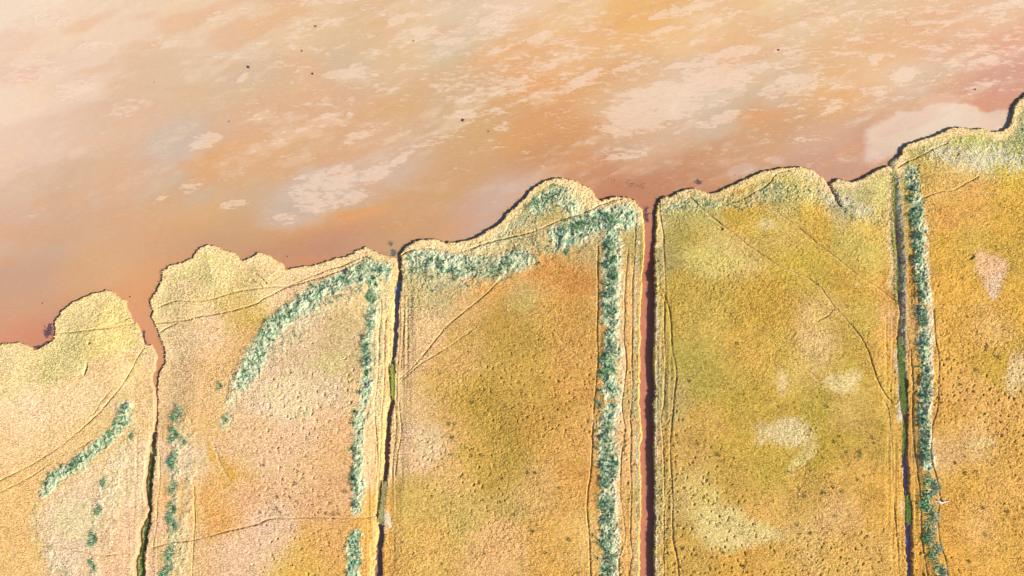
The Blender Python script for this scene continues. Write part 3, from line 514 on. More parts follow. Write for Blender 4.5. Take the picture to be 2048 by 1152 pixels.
def build_plot(i, poly, name, label, xr, ytop, dx=0.11, bench=False):
    pw = P(poly)
    flo = max(xr[0] - 4, -110); fhi = min(xr[1] + 4, 110)
    lo = pw[:, 0].min() - 2; hi = pw[:, 0].max() + 2
    X = axis(max(lo, -400), min(hi, 500), flo, fhi, dx) if not bench else np.arange(flo, fhi, dx)
    Y = axis(-400, ytop + 3, -65 , ytop, dx)
    xx, yy = np.meshgrid(X, Y)
    px = xx / MPP + 1024; py = 576 - yy / MPP
    rag = 0.22 * fbm(xx * .55, yy * .55, 3, 31 + i) + 0.24 * fbm(xx * 1.9, yy * 1.9, 3, 41 + i) * (.4 + 1.2 * vn(xx * .2, yy * .2, 46 + i))
    d = sdf(X, Y, pw) + (rag if not bench else rag * .6)
    # warped photo position for the colour field
    wx = px + 12 * fbm(xx * .12, yy * .12, 4, 51) + 5 * fbm(xx * .7, yy * .7, 3, 52)
    wy = py + 12 * fbm(xx * .12, yy * .12, 4, 61) + 5 * fbm(xx * .7, yy * .7, 3, 62)
    wx2 = px + 26 * fbm(xx * .2, yy * .2, 5, 53); wy2 = py + 26 * fbm(xx * .2, yy * .2, 5, 63)
    col = sample_field(F_marsh, wx, wy)
    col = col * np.where(px[..., None] < 790, [1.02, .96, 1.18], [1.0, .985, 1.0])
    col[..., 2] += np.where(px > 790, .042, 0)
    lum = col.mean(-1, keepdims=True); col = col * .92 + lum * .08
    for e in bare:
        m = (1 - sstep(.6, 1.4, ell(wx2, wy2, e)))[..., None] * (.95 if e[5][2] > 100 else .7)
        col = col * (1 - m) + lin(e[5]) * m
    # profile of the bank
    w_in = np.full(d.shape, 0.16); w_out = np.full(d.shape, 0.16)
    if i in SOFT and not bench:
        ln, side, w = SOFT[i]
        near = 1 - sstep(2.2, 3.6, line_dist(X, Y, ln, 4))
        if side == 'in': w_in = w_in + near * (w - .3)
        else: w_out = w_out + near * (w - .3)
    top = MARSH_Z if not bench else 0.30
    t = np.clip((d + w_out) / (w_in + w_out), 0, 1)
    prof = (1 - (1 - t) ** 1.8) * sstep(-0.05, .45, t) ** .35
    if i in SHORE and not bench:
        dsh = line_dist(X, Y, SHORE[i], 9); top = MARSH_Z - (.72 if i < 2 else .55) * (1 - sstep(1.0, 8.5, dsh))
    if i in DITCH and not bench: top = np.minimum(top, MARSH_Z - .28 * (1 - sstep(.8, 4.5, line_dist(X, Y, DITCH[i], 5))))
    if i in CHAN and not bench: top = np.minimum(top, MARSH_Z - .08 * (1 - sstep(.8, 4.5, line_dist(X, Y, CHAN[i], 5))))
    below = np.clip(-(d + w_out), 0, 1) * 1.2
    h = -0.12 + (top + 0.12) * prof - below
    gmask = np.zeros_like(d); lit = np.zeros_like(d)
    relief = np.ones_like(d)
    for (pts, hw, s) in belts:
        ld = line_dist(X, Y, smooth_line(P(pts), 2.0) + np.array([.35 if s > .7 else 0, 0]), hw * MPP * 3.0)
        gmask = np.maximum(gmask, s * (1 - sstep(hw * MPP * .45, hw * MPP * 1.9, ld + (.5 + .3 * hw * MPP) * fbm(xx * .5, yy * .5, 4, 71))))
    for (pts, hw, s) in litter_lines:
        ld = line_dist(X, Y, smooth_line(P(pts), 2.0), hw * MPP * 2.5 + .5)
        lit = np.maximum(lit, s * (1 - sstep(hw * MPP * .4, hw * MPP * 2.0 + .2, ld + .35 * fbm(xx * .9, yy * .9, 3, 72))))
    if i in SHORE and not bench:
        ds = line_dist(X, Y, RIM[i], 4)
        rim = (1 - sstep(.9, 2.0, ds + .5 * fbm(xx * .35, yy * .35, 3, 73))) * (0.85 if i not in (0, 3) else .35 if i == 0 else .7)
        col = col * (1 - rim[..., None]) + lin((242, 210, 182)) * rim[..., None]
        gmask *= 1 - .75 * rim
        edge = (1 - sstep(.25, .7, d)) * (1 - sstep(1.2, 2.5, ds)) * .2
        col = col * (1 - edge[..., None]) + lin((225, 198, 125)) * edge[..., None]
    if i in CHAN and not bench:
        dc = line_dist(X, Y, CHAN[i], 3)
        edge = (1 - sstep(.25, .55, d)) * (1 - sstep(1.2, 2.5, dc)) * .7  # yellow lip along the channel: sunlit bank edge put into the colour
        col = col * (1 - edge[..., None]) + lin((236, 214, 120)) * edge[..., None]
    if bench:
        col = col * .25 + lin((185, 178, 75)) * .75; gmask = np.maximum(gmask, .38)
    # relief of the grass
    a = math.radians(40); u = xx * math.cos(a) + yy * math.sin(a); v = -xx * math.sin(a) + yy * math.cos(a)
    f1 = fbm(u * 1.0, v * 2.0, 4, 81, .62); f2 = fbm(xx * .22, yy * .22, 3, 82); f3 = np.abs(fbm(u * .9, v * 1.6, 3, 83)) 
    f4 = fbm(xx * 3.1, yy * 3.1, 2, 84); f6 = vn(u * 4.0, v * 5.2, 88) * 2 - 1
    amp = sstep(-.1, .5, d) * (1 if not bench else .7)
    smoothrim = 1.0
    grain = (.25 + 1.0 * sstep(.25, .8, .6 * vn(xx * .10, yy * .10, 87) + .4 * vn(xx * .5, yy * .5, 89))) * (.62 if i > 1 else .40)
    h = h + amp * grain * (0.06 * f1 + 0.06 * f2 + 0.09 * f4 + 0.065 * f6)
    mound = np.maximum(fbm(xx * .75, yy * .75, 3, 85), -.3)
    h = h + amp * gmask * (0.55 * mound + 0.16 * f4 + .12)
    # cattle hollows
    cd, cv = cells(xx * .8 + .25 * fbm(xx * 2, yy * 2, 2, 99), yy * .8 + .25 * fbm(xx * 2, yy * 2, 2, 100), 9)
    pit = (1 - sstep(.08, .30, cd)) * (cv > .5) * sstep(430, 560, px) * sstep(.35, .6, vn(xx * .05 + yy * .02, yy * .05, 91)) * sstep(560, 800, py)
    h = h - amp * (.04 + .17 * cv) * pit * (1 - sstep(.1, .4, gmask))
    rills = (1 - sstep(2.0, 5.2, d)) * sstep(.15, .5, d)
    if i in SHORE and not bench: rills = rills * sstep(4, 8.5, dsh)
    h = h + .09 * rills * (fbm(xx * 2.2, yy * .10, 2, 97)) * (.5 + vn(xx * .3, yy * .1, 98))
    # trampled tracks are grooves
    if not bench:
        for (_, wdt, pi, pts, _l) in paths:
            if pi != i: continue
            ln = smooth_line(P(pts), .5, .10, 3)
            ld = line_dist(X, Y, ln, 1.0)
            hw = .05 + .02 * wdt
            g = 1 - sstep(hw * .3, hw + .12, ld)
            brk = .6 + .4 * sstep(.3, .55, vn(xx * .3, yy * .3, 95))
            h = h - g * (.10 + .055 * wdt) * amp * brk
            gmask = gmask * (1 - g * .8)
            sh = (1 - sstep(.2, .5, ld)) * .15
            col = col * (1 - sh[..., None]) + lin((225, 185, 120)) * sh[..., None]
        for (pts, hw, dep) in gullies:
            ln = smooth_line(P(pts), .5, .15, 5)
            ld = line_dist(X, Y, ln, hw * 3) + .25 * fbm(xx * 1.2, yy * 1.2, 2, 96)
            g = 1 - sstep(hw * .3, hw * 1.1, ld)
            h = h - g * dep
    bank = (1 - sstep(.0, .22, d)) * (1 if not bench else .4)
    if i in SOFT and not bench and SOFT[i][1] == 'out': bank = bank * (1 - near); q = (near * (1 - sstep(0, .4, d)))[..., None] * .8; col = col * (1 - q) + lin((215, 196, 176)) * q; h = h + .10 * q[..., 0] * sstep(.05, .3, t) * fbm(xx * 2.5, yy * 2.5, 3, 44)
    if i in SOFT and not bench and SOFT[i][1] == 'in':
        q = (near * (1 - sstep(1.0, 1.5, d)))[..., None] * .7
        col = col * (1 - q) + lin((222, 184, 138)) * q; gmask = gmask * (1 - q[..., 0]); lit = lit * (1 - q[..., 0])
    nx, ny = len(X), len(Y)
    ok = d > -(w_out + .45)
    fm = ok[:-1, :-1] | ok[:-1, 1:] | ok[1:, 1:] | ok[1:, :-1]
    idx = np.arange(nx * ny).reshape(ny, nx)
    f = np.stack([idx[:-1, :-1], idx[:-1, 1:], idx[1:, 1:], idx[1:, :-1]], -1)[fm]
    used = np.unique(f); remap = np.full(nx * ny, -1); remap[used] = np.arange(len(used)); f = remap[f]
    h3 = np.stack([xx, yy, h], -1).reshape(-1, 3)[used]
    at = {'base': ('FLOAT_COLOR', rgba(col * GV).reshape(-1, 4)[used]), 'green': ('FLOAT', gmask.ravel()[used]), 'litter': ('FLOAT', lit.ravel()[used]), 'bank': ('FLOAT', bank.ravel()[used])}
    o = mesh_obj(name, h3, f, M_marsh, attrs=at)
    tag(o, label, 'grass plot' if not bench else 'ditch bench', 'structure')
    plots.append((X, Y, h, col * GV, d, gmask))
    return o

def height(i, x, y):
    X, Y, h, g, d, gm_ = plots[i]
    a = np.clip(np.searchsorted(X, x) - 1, 0, len(X) - 2); b = np.clip(np.searchsorted(Y, y) - 1, 0, len(Y) - 2)
    fx = np.clip((x - X[a]) / (X[a + 1] - X[a]), 0, 1); fy = np.clip((y - Y[b]) / (Y[b + 1] - Y[b]), 0, 1)
    return (h[b, a] * (1 - fx) + h[b, a + 1] * fx) * (1 - fy) + (h[b + 1, a] * (1 - fx) + h[b + 1, a + 1] * fx) * fy

build_plot(0, poly1, 'marsh_land', 'pale straw coloured grass plot with rounded headland left of the winding creek', (-110, -71), 1.5)
build_plot(1, poly2, 'marsh_land', 'buff grass plot with green arc between the winding creek and the narrow second ditch', (-75, -22), 11)
build_plot(2, poly3, 'marsh_land', 'golden brown grass plot with bulging shore left of the red channel', (-30, 28), 25)
build_plot(3, poly4, 'marsh_land', 'olive gold grass plot with curving trails right of the red channel', (27, 80), 27)
build_plot(4, poly5, 'marsh_land', 'bright golden grass plot at the right edge beyond the violet ditch', (75, 110), 44)
build_plot(5, bench1, 'ditch_bench_land', 'low green and yellow bench inside the winding ditch', (-77, -70), -30, bench=True)

# ------------------------------------------------------------------ ribbons: channel beds, water, trails
def ribbon(name, cl, half, z, mat, nacross=2, link=True):
    """cl: centre line (N,2); half: (N,) half width; z: function(x,y)->z or number"""
    t = np.gradient(cl, axis=0); t /= np.linalg.norm(t, axis=1)[:, None] + 1e-9
    n = np.stack([-t[:, 1], t[:, 0]], -1)
    rows = []
    for k in np.linspace(-1, 1, nacross + 1):
        q = cl + n * (half * k)[:, None]
        zz = z(q[:, 0], q[:, 1]) if callable(z) else np.full(len(q), z)
        rows.append(np.column_stack([q, zz]))
    v = np.stack(rows, 1); N, Mv = v.shape[:2]
    idx = np.arange(N * Mv).reshape(N, Mv)
    f = np.stack([idx[:-1, :-1], idx[:-1, 1:], idx[1:, 1:], idx[1:, :-1]], -1).reshape(-1, 4)
    return mesh_obj(name, v.reshape(-1, 3), f, mat)

def strip_between(name, left, right, z, mat, over=.7, nacross=4, n=400):
    """sheet filling the space between two traced banks (photo px) given top to bottom"""
    def rs(p):
        p = PM(p); s = np.r_[0, np.cumsum(np.hypot(*np.diff(p, axis=0).T))]; u = np.linspace(0, s[-1], n)
        return np.column_stack([np.interp(u, s, p[:, 0]), np.interp(u, s, p[:, 1])])
    a, b = rs(left), rs(right)
    c = (a + b) / 2; half = np.hypot(*(b - a).T) / 2 + over
    t = (b - a) / (np.hypot(*(b - a).T)[:, None] + 1e-9)
    v = np.stack([np.column_stack([c + t * (half * k)[:, None], np.full(n, z) + .01 * fbm(c[:, 0] + k, c[:, 1], 2)]) for k in np.linspace(-1, 1, nacross + 1)], 1)
    idx = np.arange(n * (nacross + 1)).reshape(n, -1)
    f = np.stack([idx[:-1, :-1], idx[:-1, 1:], idx[1:, 1:], idx[1:, :-1]], -1).reshape(-1, 4)
    return mesh_obj(name, v.reshape(-1, 3), f, mat)

# red mud bed: fades from the flat by lying just above it from the mouth down
o = strip_between('channel_mud', [(1289,560),(1285,620),(1281,700),(1280,813),(1281,926),(1281,1089),(1281,1152),(1275,1500),(1230,4600)], [(1311,560),(1311,626),(1309,716),(1308,813),(1310,939),(1310,1076),(1309,1152),(1303,1500),(1258,4600)], 0.045, M_red, .35, n=900)
tag(o, 'brick red mud bed of the wide straight channel', 'channel bed', 'structure')
o = strip_between('ditch_water', [(791,560),(790,613),(791,633),(788,663),(787,683),(786,716),(783,738)], [(803,560),(798,608),(796,640),(796,651),(794,681),(791,711),(789,738)], 0.10, M_water_grey, .2)
tag(o, 'still grey water in the upper stretch of the narrow second ditch', 'water', 'structure')
o = strip_between('ditch_water', [(758,1040),(757,1069),(754,1101),(751,1129),(749,1152),(740,1230),(725,1500),(640,4600)], [(766,1040),(766,1076),(764,1114),(763,1152),(755,1230),(740,1500),(655,4600)], 0.08, M_water_brown, .2)
tag(o, 'red brown water at the bottom of the narrow second ditch', 'water', 'structure')
o = strip_between('ditch_water', [(1808,905),(1805,924),(1808,951),(1810,984),(1812,1004),(1812,1039),(1812,1076),(1815,1114),(1816,1152),(1820,1230),(1835,1500),(2000,4600)], [(1816,905),(1818,939),(1821,984),(1825,1014),(1825,1051),(1826,1089),(1827,1126),(1827,1152),(1832,1230),(1848,1500),(2015,4600)], 0.10, M_water_violet, .2, n=700)
tag(o, 'violet water in the lower stretch of the fourth ditch', 'water', 'structure')
o = strip_between('ditch_water', [(1788,345),(1790,383),(1791,438),(1796,500),(1796,540),(1797,590),(1800,640)], [(1796,345),(1801,383),(1805,438),(1811,500),(1813,540),(1814,590),(1810,640)], 0.03, M_water_violet, .1)
tag(o, 'dark water in the upper stretch of the fourth ditch', 'water', 'structure')
o = strip_between('ditch_water', [(307,800),(307,863),(297,891),(292,930),(286,964),(291,994),(297,1024),(276,1059),(277,1089),(266,1121),(267,1152),(262,1230),(255,1500),(230,4600)], [(312,800),(312,863),(304,891),(299,930),(293,964),(297,994),(303,1024),(283,1059),(283,1089),(272,1121),(273,1152),(268,1230),(275,1500),(252,4600)], 0.02, M_water_violet, .05)
tag(o, 'dark trickle of water in the winding ditch', 'water', 'structure')

for (_, wdt, pi, pts, lab) in paths:
    ln = smooth_line(P(pts), .5, .10, 3)
    hw = .03 + .015 * wdt
    half = hw * (0.75 + .5 * vn(ln[:, 0] * .7, ln[:, 1] * .7, 5))
    o = ribbon('path', ln, half, lambda x, y: height(pi, x, y) + .02, M_path)
    tag(o, lab, 'trail', 'structure')

# ------------------------------------------------------------------ blades (reeds, weed, tussocks)
def blades(base, length, width, lean, azim, tint, K=4, droop=1.0, z0=-.03):
    """vectorised curved tapering leaves; base (N,3)"""
    N = len(base); t = np.linspace(0, 1, K + 1)
    L = length[:, None]; ln_ = lean[:, None]
    hor = L * (np.sin(ln_) * t + droop * .35 * ln_ * t ** 2.2)
    ver = L * (np.cos(ln_) * t - droop * .28 * t ** 2.4 * np.sin(ln_)) + z0
    dx, dy = np.cos(azim)[:, None], np.sin(azim)[:, None]
    cx = base[:, 0:1] + hor * dx; cy = base[:, 1:2] + hor * dy; cz = base[:, 2:3] + np.maximum(ver, .02 * t)
    w = width[:, None] * (1 - t ** 1.8 * .92) * .5
    tw = rng.uniform(-.5, .5, N)[:, None]
    sx, sy, sz = -dy * w * np.cos(tw), dx * w * np.cos(tw), w * np.sin(tw)
    v = np.stack([np.stack([cx - sx, cy - sy, cz - sz], -1), np.stack([cx + sx, cy + sy, cz + sz], -1)], 2)   # N,K+1,2,3
    idx = np.arange(N * (K + 1) * 2).reshape(N, K + 1, 2)
    f = np.stack([idx[:, :-1, 0], idx[:, :-1, 1], idx[:, 1:, 1], idx[:, 1:, 0]], -1).reshape(-1, 4)
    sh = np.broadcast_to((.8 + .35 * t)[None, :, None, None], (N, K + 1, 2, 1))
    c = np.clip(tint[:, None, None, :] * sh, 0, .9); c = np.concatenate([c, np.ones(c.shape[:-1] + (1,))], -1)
    return v.reshape(-1, 3), f, c.reshape(-1, 4)

GREEN = np.array([[.015, .10, .06], [.03, .18, .09], [.06, .27, .11], [.014, .08, .05], [.10, .32, .15], [.20, .42, .22], [.15, .38, .20]])
PALE = np.array([[.50, .50, .33], [.40, .46, .29], [.30, .42, .26], [.58, .54, .36]])

def belt_reeds(i, pts, hw_px, dens, name, label, palemix=.45, seed=0, hscale=1.0, side=1.0, thr=.52):
    ln = smooth_line(P(pts), .4, .0)
    seg = np.hypot(*np.diff(ln, axis=0).T); Ltot = seg.sum(); hw = hw_px * MPP
    nc = int(Ltot * 2 * hw * dens)
    k = rng.integers(0, len(ln) - 1, nc)
    t = np.gradient(ln, axis=0); t /= np.linalg.norm(t, axis=1)[:, None]; nrm = np.stack([-t[:, 1], t[:, 0]], -1)
    off = (rng.normal(0, .62, nc) * np.where(rng.random(nc) < .3, 1.8, .9)).clip(-2.8, 2.8)
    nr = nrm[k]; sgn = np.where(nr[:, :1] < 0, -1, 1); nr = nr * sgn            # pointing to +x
    endf = np.minimum(k, len(ln) - 1 - k) / (len(ln) * .06 + 1e-6)
    hwv = hw * (.25 + 1.15 * vn(ln[k, 0] * .22, ln[k, 1] * .22, 7 + seed)) * np.clip(.45 + .55 * endf, 0, 1)
    mean = .35 * hw * fbm(ln[k, 0] * .25, ln[k, 1] * .25, 2, 77 + seed)
    c = ln[k] + nr * (off * hwv + mean)[:, None] + rng.normal(0, .3, (nc, 2))
    keep = (.7 * vn(c[:, 0] * .62, c[:, 1] * .62, 12 + seed) + .3 * vn(c[:, 0] * 1.6, c[:, 1] * 1.6, 15 + seed)) + .16 * (1 - np.abs(off)) - .10 * side * off > thr - .05 * (np.abs(off) > 1.2)
    c = c[keep]; off = off[keep]; nc = len(c)
    # every clump carries a set of arching leaves
    m = 26
    cs = rng.uniform(.65, 1.35, nc) * hscale * np.clip(1.25 - .35 * np.abs(off), .45, 1)
    isp = rng.random(nc) < np.clip(palemix + side * .6 * off, .03, .97)  # paler to the right: dry straw plus the sunlit side, put into blade colour
    ci = np.repeat(np.arange(nc), m); N = len(ci)
    az = rng.uniform(0, 2 * np.pi, N) ; 
    pref = (vn(c[:, 0] * .5, c[:, 1] * .5, 40) * 2 - .6) * 1.2
    az = np.where(rng.random(N) < .55, pref[ci] + rng.normal(0, .5, N), az)
    r = rng.uniform(0, .22, N)
    bx = c[ci, 0] + r * np.cos(az) ; by = c[ci, 1] + r * np.sin(az)
    bz = height(i, bx, by)
    pal = PALE[rng.integers(0, 4, N)]; gre = GREEN[rng.integers(0, 7, N)]
    hue = vn(c[:, 0] * .35, c[:, 1] * .35, 60)[ci][:, None]
    gre = gre * (np.array([1.35, 1.15, .8]) * hue + np.array([.85, .95, 1.1]) * (1 - hue))
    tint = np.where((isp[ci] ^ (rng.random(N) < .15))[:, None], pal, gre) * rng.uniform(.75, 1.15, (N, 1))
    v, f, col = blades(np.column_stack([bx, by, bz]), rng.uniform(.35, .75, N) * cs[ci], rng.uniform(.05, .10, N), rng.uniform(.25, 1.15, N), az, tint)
    o = mesh_obj(name, v, f, M_blade, smooth=False, attrs={'tint': ('FLOAT_COLOR', col)})
    tag(o, label, 'reeds', 'stuff', 'reed belts on the marsh')
    return o

B = belts
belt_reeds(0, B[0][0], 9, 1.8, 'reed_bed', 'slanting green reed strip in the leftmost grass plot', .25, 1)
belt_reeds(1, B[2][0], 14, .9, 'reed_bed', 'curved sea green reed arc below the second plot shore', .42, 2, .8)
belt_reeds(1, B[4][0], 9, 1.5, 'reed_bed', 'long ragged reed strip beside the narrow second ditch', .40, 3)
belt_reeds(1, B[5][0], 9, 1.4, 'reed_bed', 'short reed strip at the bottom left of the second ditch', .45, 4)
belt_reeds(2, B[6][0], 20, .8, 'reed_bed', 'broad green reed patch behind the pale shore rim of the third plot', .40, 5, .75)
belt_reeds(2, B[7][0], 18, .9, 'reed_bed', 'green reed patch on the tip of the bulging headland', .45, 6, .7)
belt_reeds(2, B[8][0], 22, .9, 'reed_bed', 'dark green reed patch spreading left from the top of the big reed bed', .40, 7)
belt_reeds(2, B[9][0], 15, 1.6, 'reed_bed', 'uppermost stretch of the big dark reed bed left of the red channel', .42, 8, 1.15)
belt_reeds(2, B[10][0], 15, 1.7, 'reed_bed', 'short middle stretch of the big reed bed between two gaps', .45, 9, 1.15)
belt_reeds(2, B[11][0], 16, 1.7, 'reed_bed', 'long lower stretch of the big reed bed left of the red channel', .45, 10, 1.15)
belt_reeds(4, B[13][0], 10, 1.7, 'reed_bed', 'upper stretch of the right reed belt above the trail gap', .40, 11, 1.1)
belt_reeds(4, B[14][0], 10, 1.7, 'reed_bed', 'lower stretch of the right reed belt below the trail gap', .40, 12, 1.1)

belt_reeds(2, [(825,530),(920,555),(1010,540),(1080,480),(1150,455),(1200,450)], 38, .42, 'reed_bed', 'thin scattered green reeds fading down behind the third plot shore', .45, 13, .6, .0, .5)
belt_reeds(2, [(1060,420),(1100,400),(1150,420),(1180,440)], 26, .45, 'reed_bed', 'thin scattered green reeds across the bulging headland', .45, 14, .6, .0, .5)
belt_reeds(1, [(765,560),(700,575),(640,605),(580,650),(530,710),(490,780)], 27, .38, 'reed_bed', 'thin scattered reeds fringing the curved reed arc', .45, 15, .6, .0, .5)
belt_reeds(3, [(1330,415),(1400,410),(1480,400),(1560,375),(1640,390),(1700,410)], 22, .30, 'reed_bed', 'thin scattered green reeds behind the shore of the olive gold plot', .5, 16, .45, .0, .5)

def weed(zfun, pts, hw, n, name, label, cols, ln_rng=(.2, .5), lean=(.3, 1.2), wd=(.04, .08), cat='weed', clump=.0, seed=0):
    ln = smooth_line(P(pts), .3)
    k = rng.integers(0, len(ln), n); off = rng.normal(0, .5, (n, 2)) * np.array(hw)
    c = ln[k] + off
    if clump: 
        kp = vn(c[:, 0] * 1.3, c[:, 1] * 1.3, seed) > clump; c = c[kp]; n = len(c)
    z = zfun(c[:, 0], c[:, 1]) if callable(zfun) else np.full(n, zfun)
    cols = np.array(cols); tint = cols[rng.integers(0, len(cols), n)] * rng.uniform(.7, 1.2, (n, 1))
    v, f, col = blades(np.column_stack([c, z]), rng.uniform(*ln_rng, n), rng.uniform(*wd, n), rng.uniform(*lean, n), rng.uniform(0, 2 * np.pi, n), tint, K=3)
    o = mesh_obj(name, v, f, M_blade, smooth=False, attrs={'tint': ('FLOAT_COLOR', col)})
    tag(o, label, cat, 'stuff'); return o

VIV = [(.22, .36, .06), (.13, .27, .04), (.34, .42, .10), (.05, .13, .03), (.40, .38, .16)]
YEL = [(.52, .46, .10), (.40, .42, .08), (.24, .32, .06)]
STRAW = [(.84, .72, .50), (.70, .56, .36), (.88, .80, .62)]
weed(lambda x, y: height(4, x, y), [(1797,352),(1799,400),(1802,450),(1806,500),(1808,560),(1809,610),(1807,650),(1808,690)], (.42, .3), 4200, 'bank_grass', 'grey mottled grass on the shaded right bank of the fourth ditch', [(.55, .50, .42), (.35, .34, .28), (.70, .64, .54), (.12, .18, .10), (.22, .26, .14)], (.12, .32), (.5, 1.3), (.05, .09), 'bank grass', .3, 21)
weed(.62, [(1802,688),(1803,720),(1805,760),(1808,800),(1810,818)], (.40, 1.2), 4600, 'water_weed', 'vivid green weed choking the middle of the fourth ditch', VIV, (.25, .5), cat='water weed')
weed(.5, [(1807,845),(1809,865),(1808,900)], (.25, 1.0), 1300, 'water_weed', 'small green weed patch in the fourth ditch above the violet water', VIV, (.2, .45), cat='water weed')
weed(.5, [(1815,1000),(1818,1020),(1819,1042)], (.42, .9), 2000, 'water_weed', 'bright green weed plug crossing the violet water', VIV, (.25, .5), cat='water weed')
weed(.55, [(1789,345),(1791,400),(1790,450),(1793,500),(1796,540),(1795,590),(1799,640),(1797,660)], (.18, .2), 1300, 'bank_grass', 'yellow green grass fringe on the left bank of the fourth ditch', VIV[:3] + YEL, (.25, .5), cat='bank grass')
weed(.6, [(784,738),(786,760),(785,790)], (.3, 1.2), 1700, 'ditch_grass', 'yellow green grass blocking the middle of the second ditch', YEL + VIV[:1], (.2, .45), cat='ditch grass')
weed(.7, [(769,972),(767,1000),(763,1025),(762,1040)], (.42, 1.0), 2600, 'ditch_grass', 'pale olive grass blocking the lower second ditch', [(.5, .42, .22), (.42, .38, .16), (.3, .34, .12)], (.2, .45), cat='ditch grass')
weed(.2, [(280,950),(279,990),(283,1010),(275,1045),(268,1070),(266,1100),(262,1130),(260,1152)], (.35, .4), 2600, 'bank_grass', 'yellow grass on the left edge of the winding ditch', YEL, (.2, .4), cat='bank grass', clump=.3)
weed(lambda x, y: height(5, x, y), [(303,915),(300,950),(298,980),(300,1010),(294,1050),(289,1080),(284,1110),(279,1150)], (.5, .4), 4200, 'ditch_grass', 'yellow green grass on the bench of the winding ditch', YEL + [(.10, .24, .05), (.05, .16, .06)], (.15, .4), cat='ditch grass')
PUR = [(.10, .05, .07), (.16, .08, .09), (.06, .04, .07)]
weed(.03, [(92,648),(90,665),(94,678)], (.75, .6), 900, 'seaweed', 'purple seaweed scraps in the bay left of the rounded headland', PUR, (.08, .25), (1.0, 1.4), (.06, .14), 'seaweed', .35, 3)
weed(.03, [(65,695),(78,693),(90,685)], (.5, .15), 400, 'seaweed', 'thin seaweed line at the foot of the leftmost bank', PUR, (.08, .2), (1.0, 1.4), (.05, .12), 'seaweed', .2, 4)
weed(.05, [(283,665),(283,680),(287,690)], (.3, .4), 260, 'seaweed', 'seaweed scraps on the left side of the winding creek', PUR, (.08, .2), (1.0, 1.4), (.05, .12), 'seaweed', .3, 5)
GRY = [(.10, .12, .12), (.16, .15, .14), (.07, .10, .09)]
weed(.03, [(780,487),(786,492),(786,505),(780,512)], (.5, .6), 420, 'seaweed', 'grey green seaweed scraps at the mouth of the second ditch', GRY, (.08, .25), (1.0, 1.4), (.06, .12), 'seaweed', .45, 6)
weed(.04, [(1296,415),(1294,432),(1296,440)], (.6, .5), 300, 'seaweed', 'dark seaweed scraps at the mouth of the red channel', PUR, (.08, .22), (1.0, 1.4), (.05, .1), 'seaweed', .4, 7)
weed(.03, [(1225,360),(1275,370),(1300,368),(1330,375)], (2.2, .8), 160, 'seaweed', 'sparse seaweed specks on the mud above the channel mouth', PUR, (.08, .2), (1.0, 1.4), (.04, .1), 'seaweed', .45, 8)
weed(.04, [(1398,360),(1403,366)], (.5, .4), 140, 'seaweed', 'small seaweed patch off the fourth plot shore', PUR + GRY, (.08, .2), (1.0, 1.4), (.04, .1), 'seaweed', .3, 9)
def zi(i): return lambda x, y: height(i, x, y)
weed(zi(2), litter_lines[0][0], (.3, .3), 3600, 'straw_litter', 'bleached straw litter line on the left bank of the red channel', STRAW + [(.12, .25, .08), (.5, .45, .12)], (.15, .4), (.9, 1.4), (.05, .09), 'straw litter', .35, 10)
weed(zi(3), litter_lines[1][0], (.2, .3), 1900, 'straw_litter', 'thin bleached straw line on the right bank of the red channel', STRAW + [(.4, .4, .2)], (.15, .35), (.9, 1.4), (.05, .09), 'straw litter', .4, 11)
weed(zi(4), [(1870,300),(1910,312),(1960,322),(2010,312),(2048,330)], (3.2, 2.4), 3800, 'straw_litter', 'tangled pale straw in the top of the rightmost plot', STRAW, (.2, .5), (1.0, 1.4), (.05, .1), 'straw litter', .42, 12)
weed(zi(3), [(1655,385),(1665,400),(1700,410),(1740,420)], (2.2, 1.8), 1700, 'straw_litter', 'scattered pale straw around the small inlet of the fourth plot', STRAW, (.2, .45), (1.0, 1.4), (.05, .1), 'straw litter', .4, 13)
weed(zi(2), [(770,1025),(776,1045),(774,1060)], (.7, .6), 700, 'straw_litter', 'pale pinkish straw heap beside the blocked second ditch', STRAW, (.15, .35), (1.0, 1.4), (.05, .1), 'straw litter', .25, 14)
weed(zi(3), [(1799,815),(1803,835),(1792,700)], (.4, .5), 500, 'straw_litter', 'whitish straw clump beside the green weed of the fourth ditch', STRAW, (.15, .35), (1.0, 1.4), (.05, .1), 'straw litter', .2, 15)

def field_grass(i, per_m2, label):
    X, Y, h, col, d, gm = plots[i]
    x0, x1 = max(X[0], -106), min(X[-1], 106); n = int((x1 - x0) * 118 * per_m2)
    x = rng.uniform(x0, x1, n); y = rng.uniform(-61, Y[-1], n)
    a = np.clip(np.searchsorted(X, x), 0, len(X) - 1); b = np.clip(np.searchsorted(Y, y), 0, len(Y) - 1)
    pm = .25 + .75 * sstep(.35, .65, vn(x * .35, y * .35, 120) * .6 + vn(x * 1.1, y * 1.1, 121) * .4)
    ok = (d[b, a] > .12) & (rng.random(n) < pm); x, y, a, b = x[ok], y[ok], a[ok], b[ok]; n = len(x)
    tint = col[b, a] * rng.choice([.42, .75, 1.0, 1.2], n, p=[.25, .25, .25, .25])[:, None] * np.array([1, 1.0, .9])
    gg = gm[b, a] > rng.uniform(.15, 1.3, n)
    tint = np.where(gg[:, None], GREEN[rng.integers(0, 7, n)] * 1.2, tint)
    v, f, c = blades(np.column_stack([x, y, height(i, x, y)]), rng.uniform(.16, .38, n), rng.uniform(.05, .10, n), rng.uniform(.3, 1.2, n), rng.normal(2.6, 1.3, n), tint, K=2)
    o = mesh_obj('grass', v, f, M_blade, smooth=False, attrs={'tint': ('FLOAT_COLOR', c)})
    tag(o, label, 'grass', 'stuff')
field_grass(0, 16, 'pale short grass covering the leftmost plot')
field_grass(1, 18, 'buff short grass covering the second plot')
field_grass(2, 22, 'golden brown grass covering the third plot')
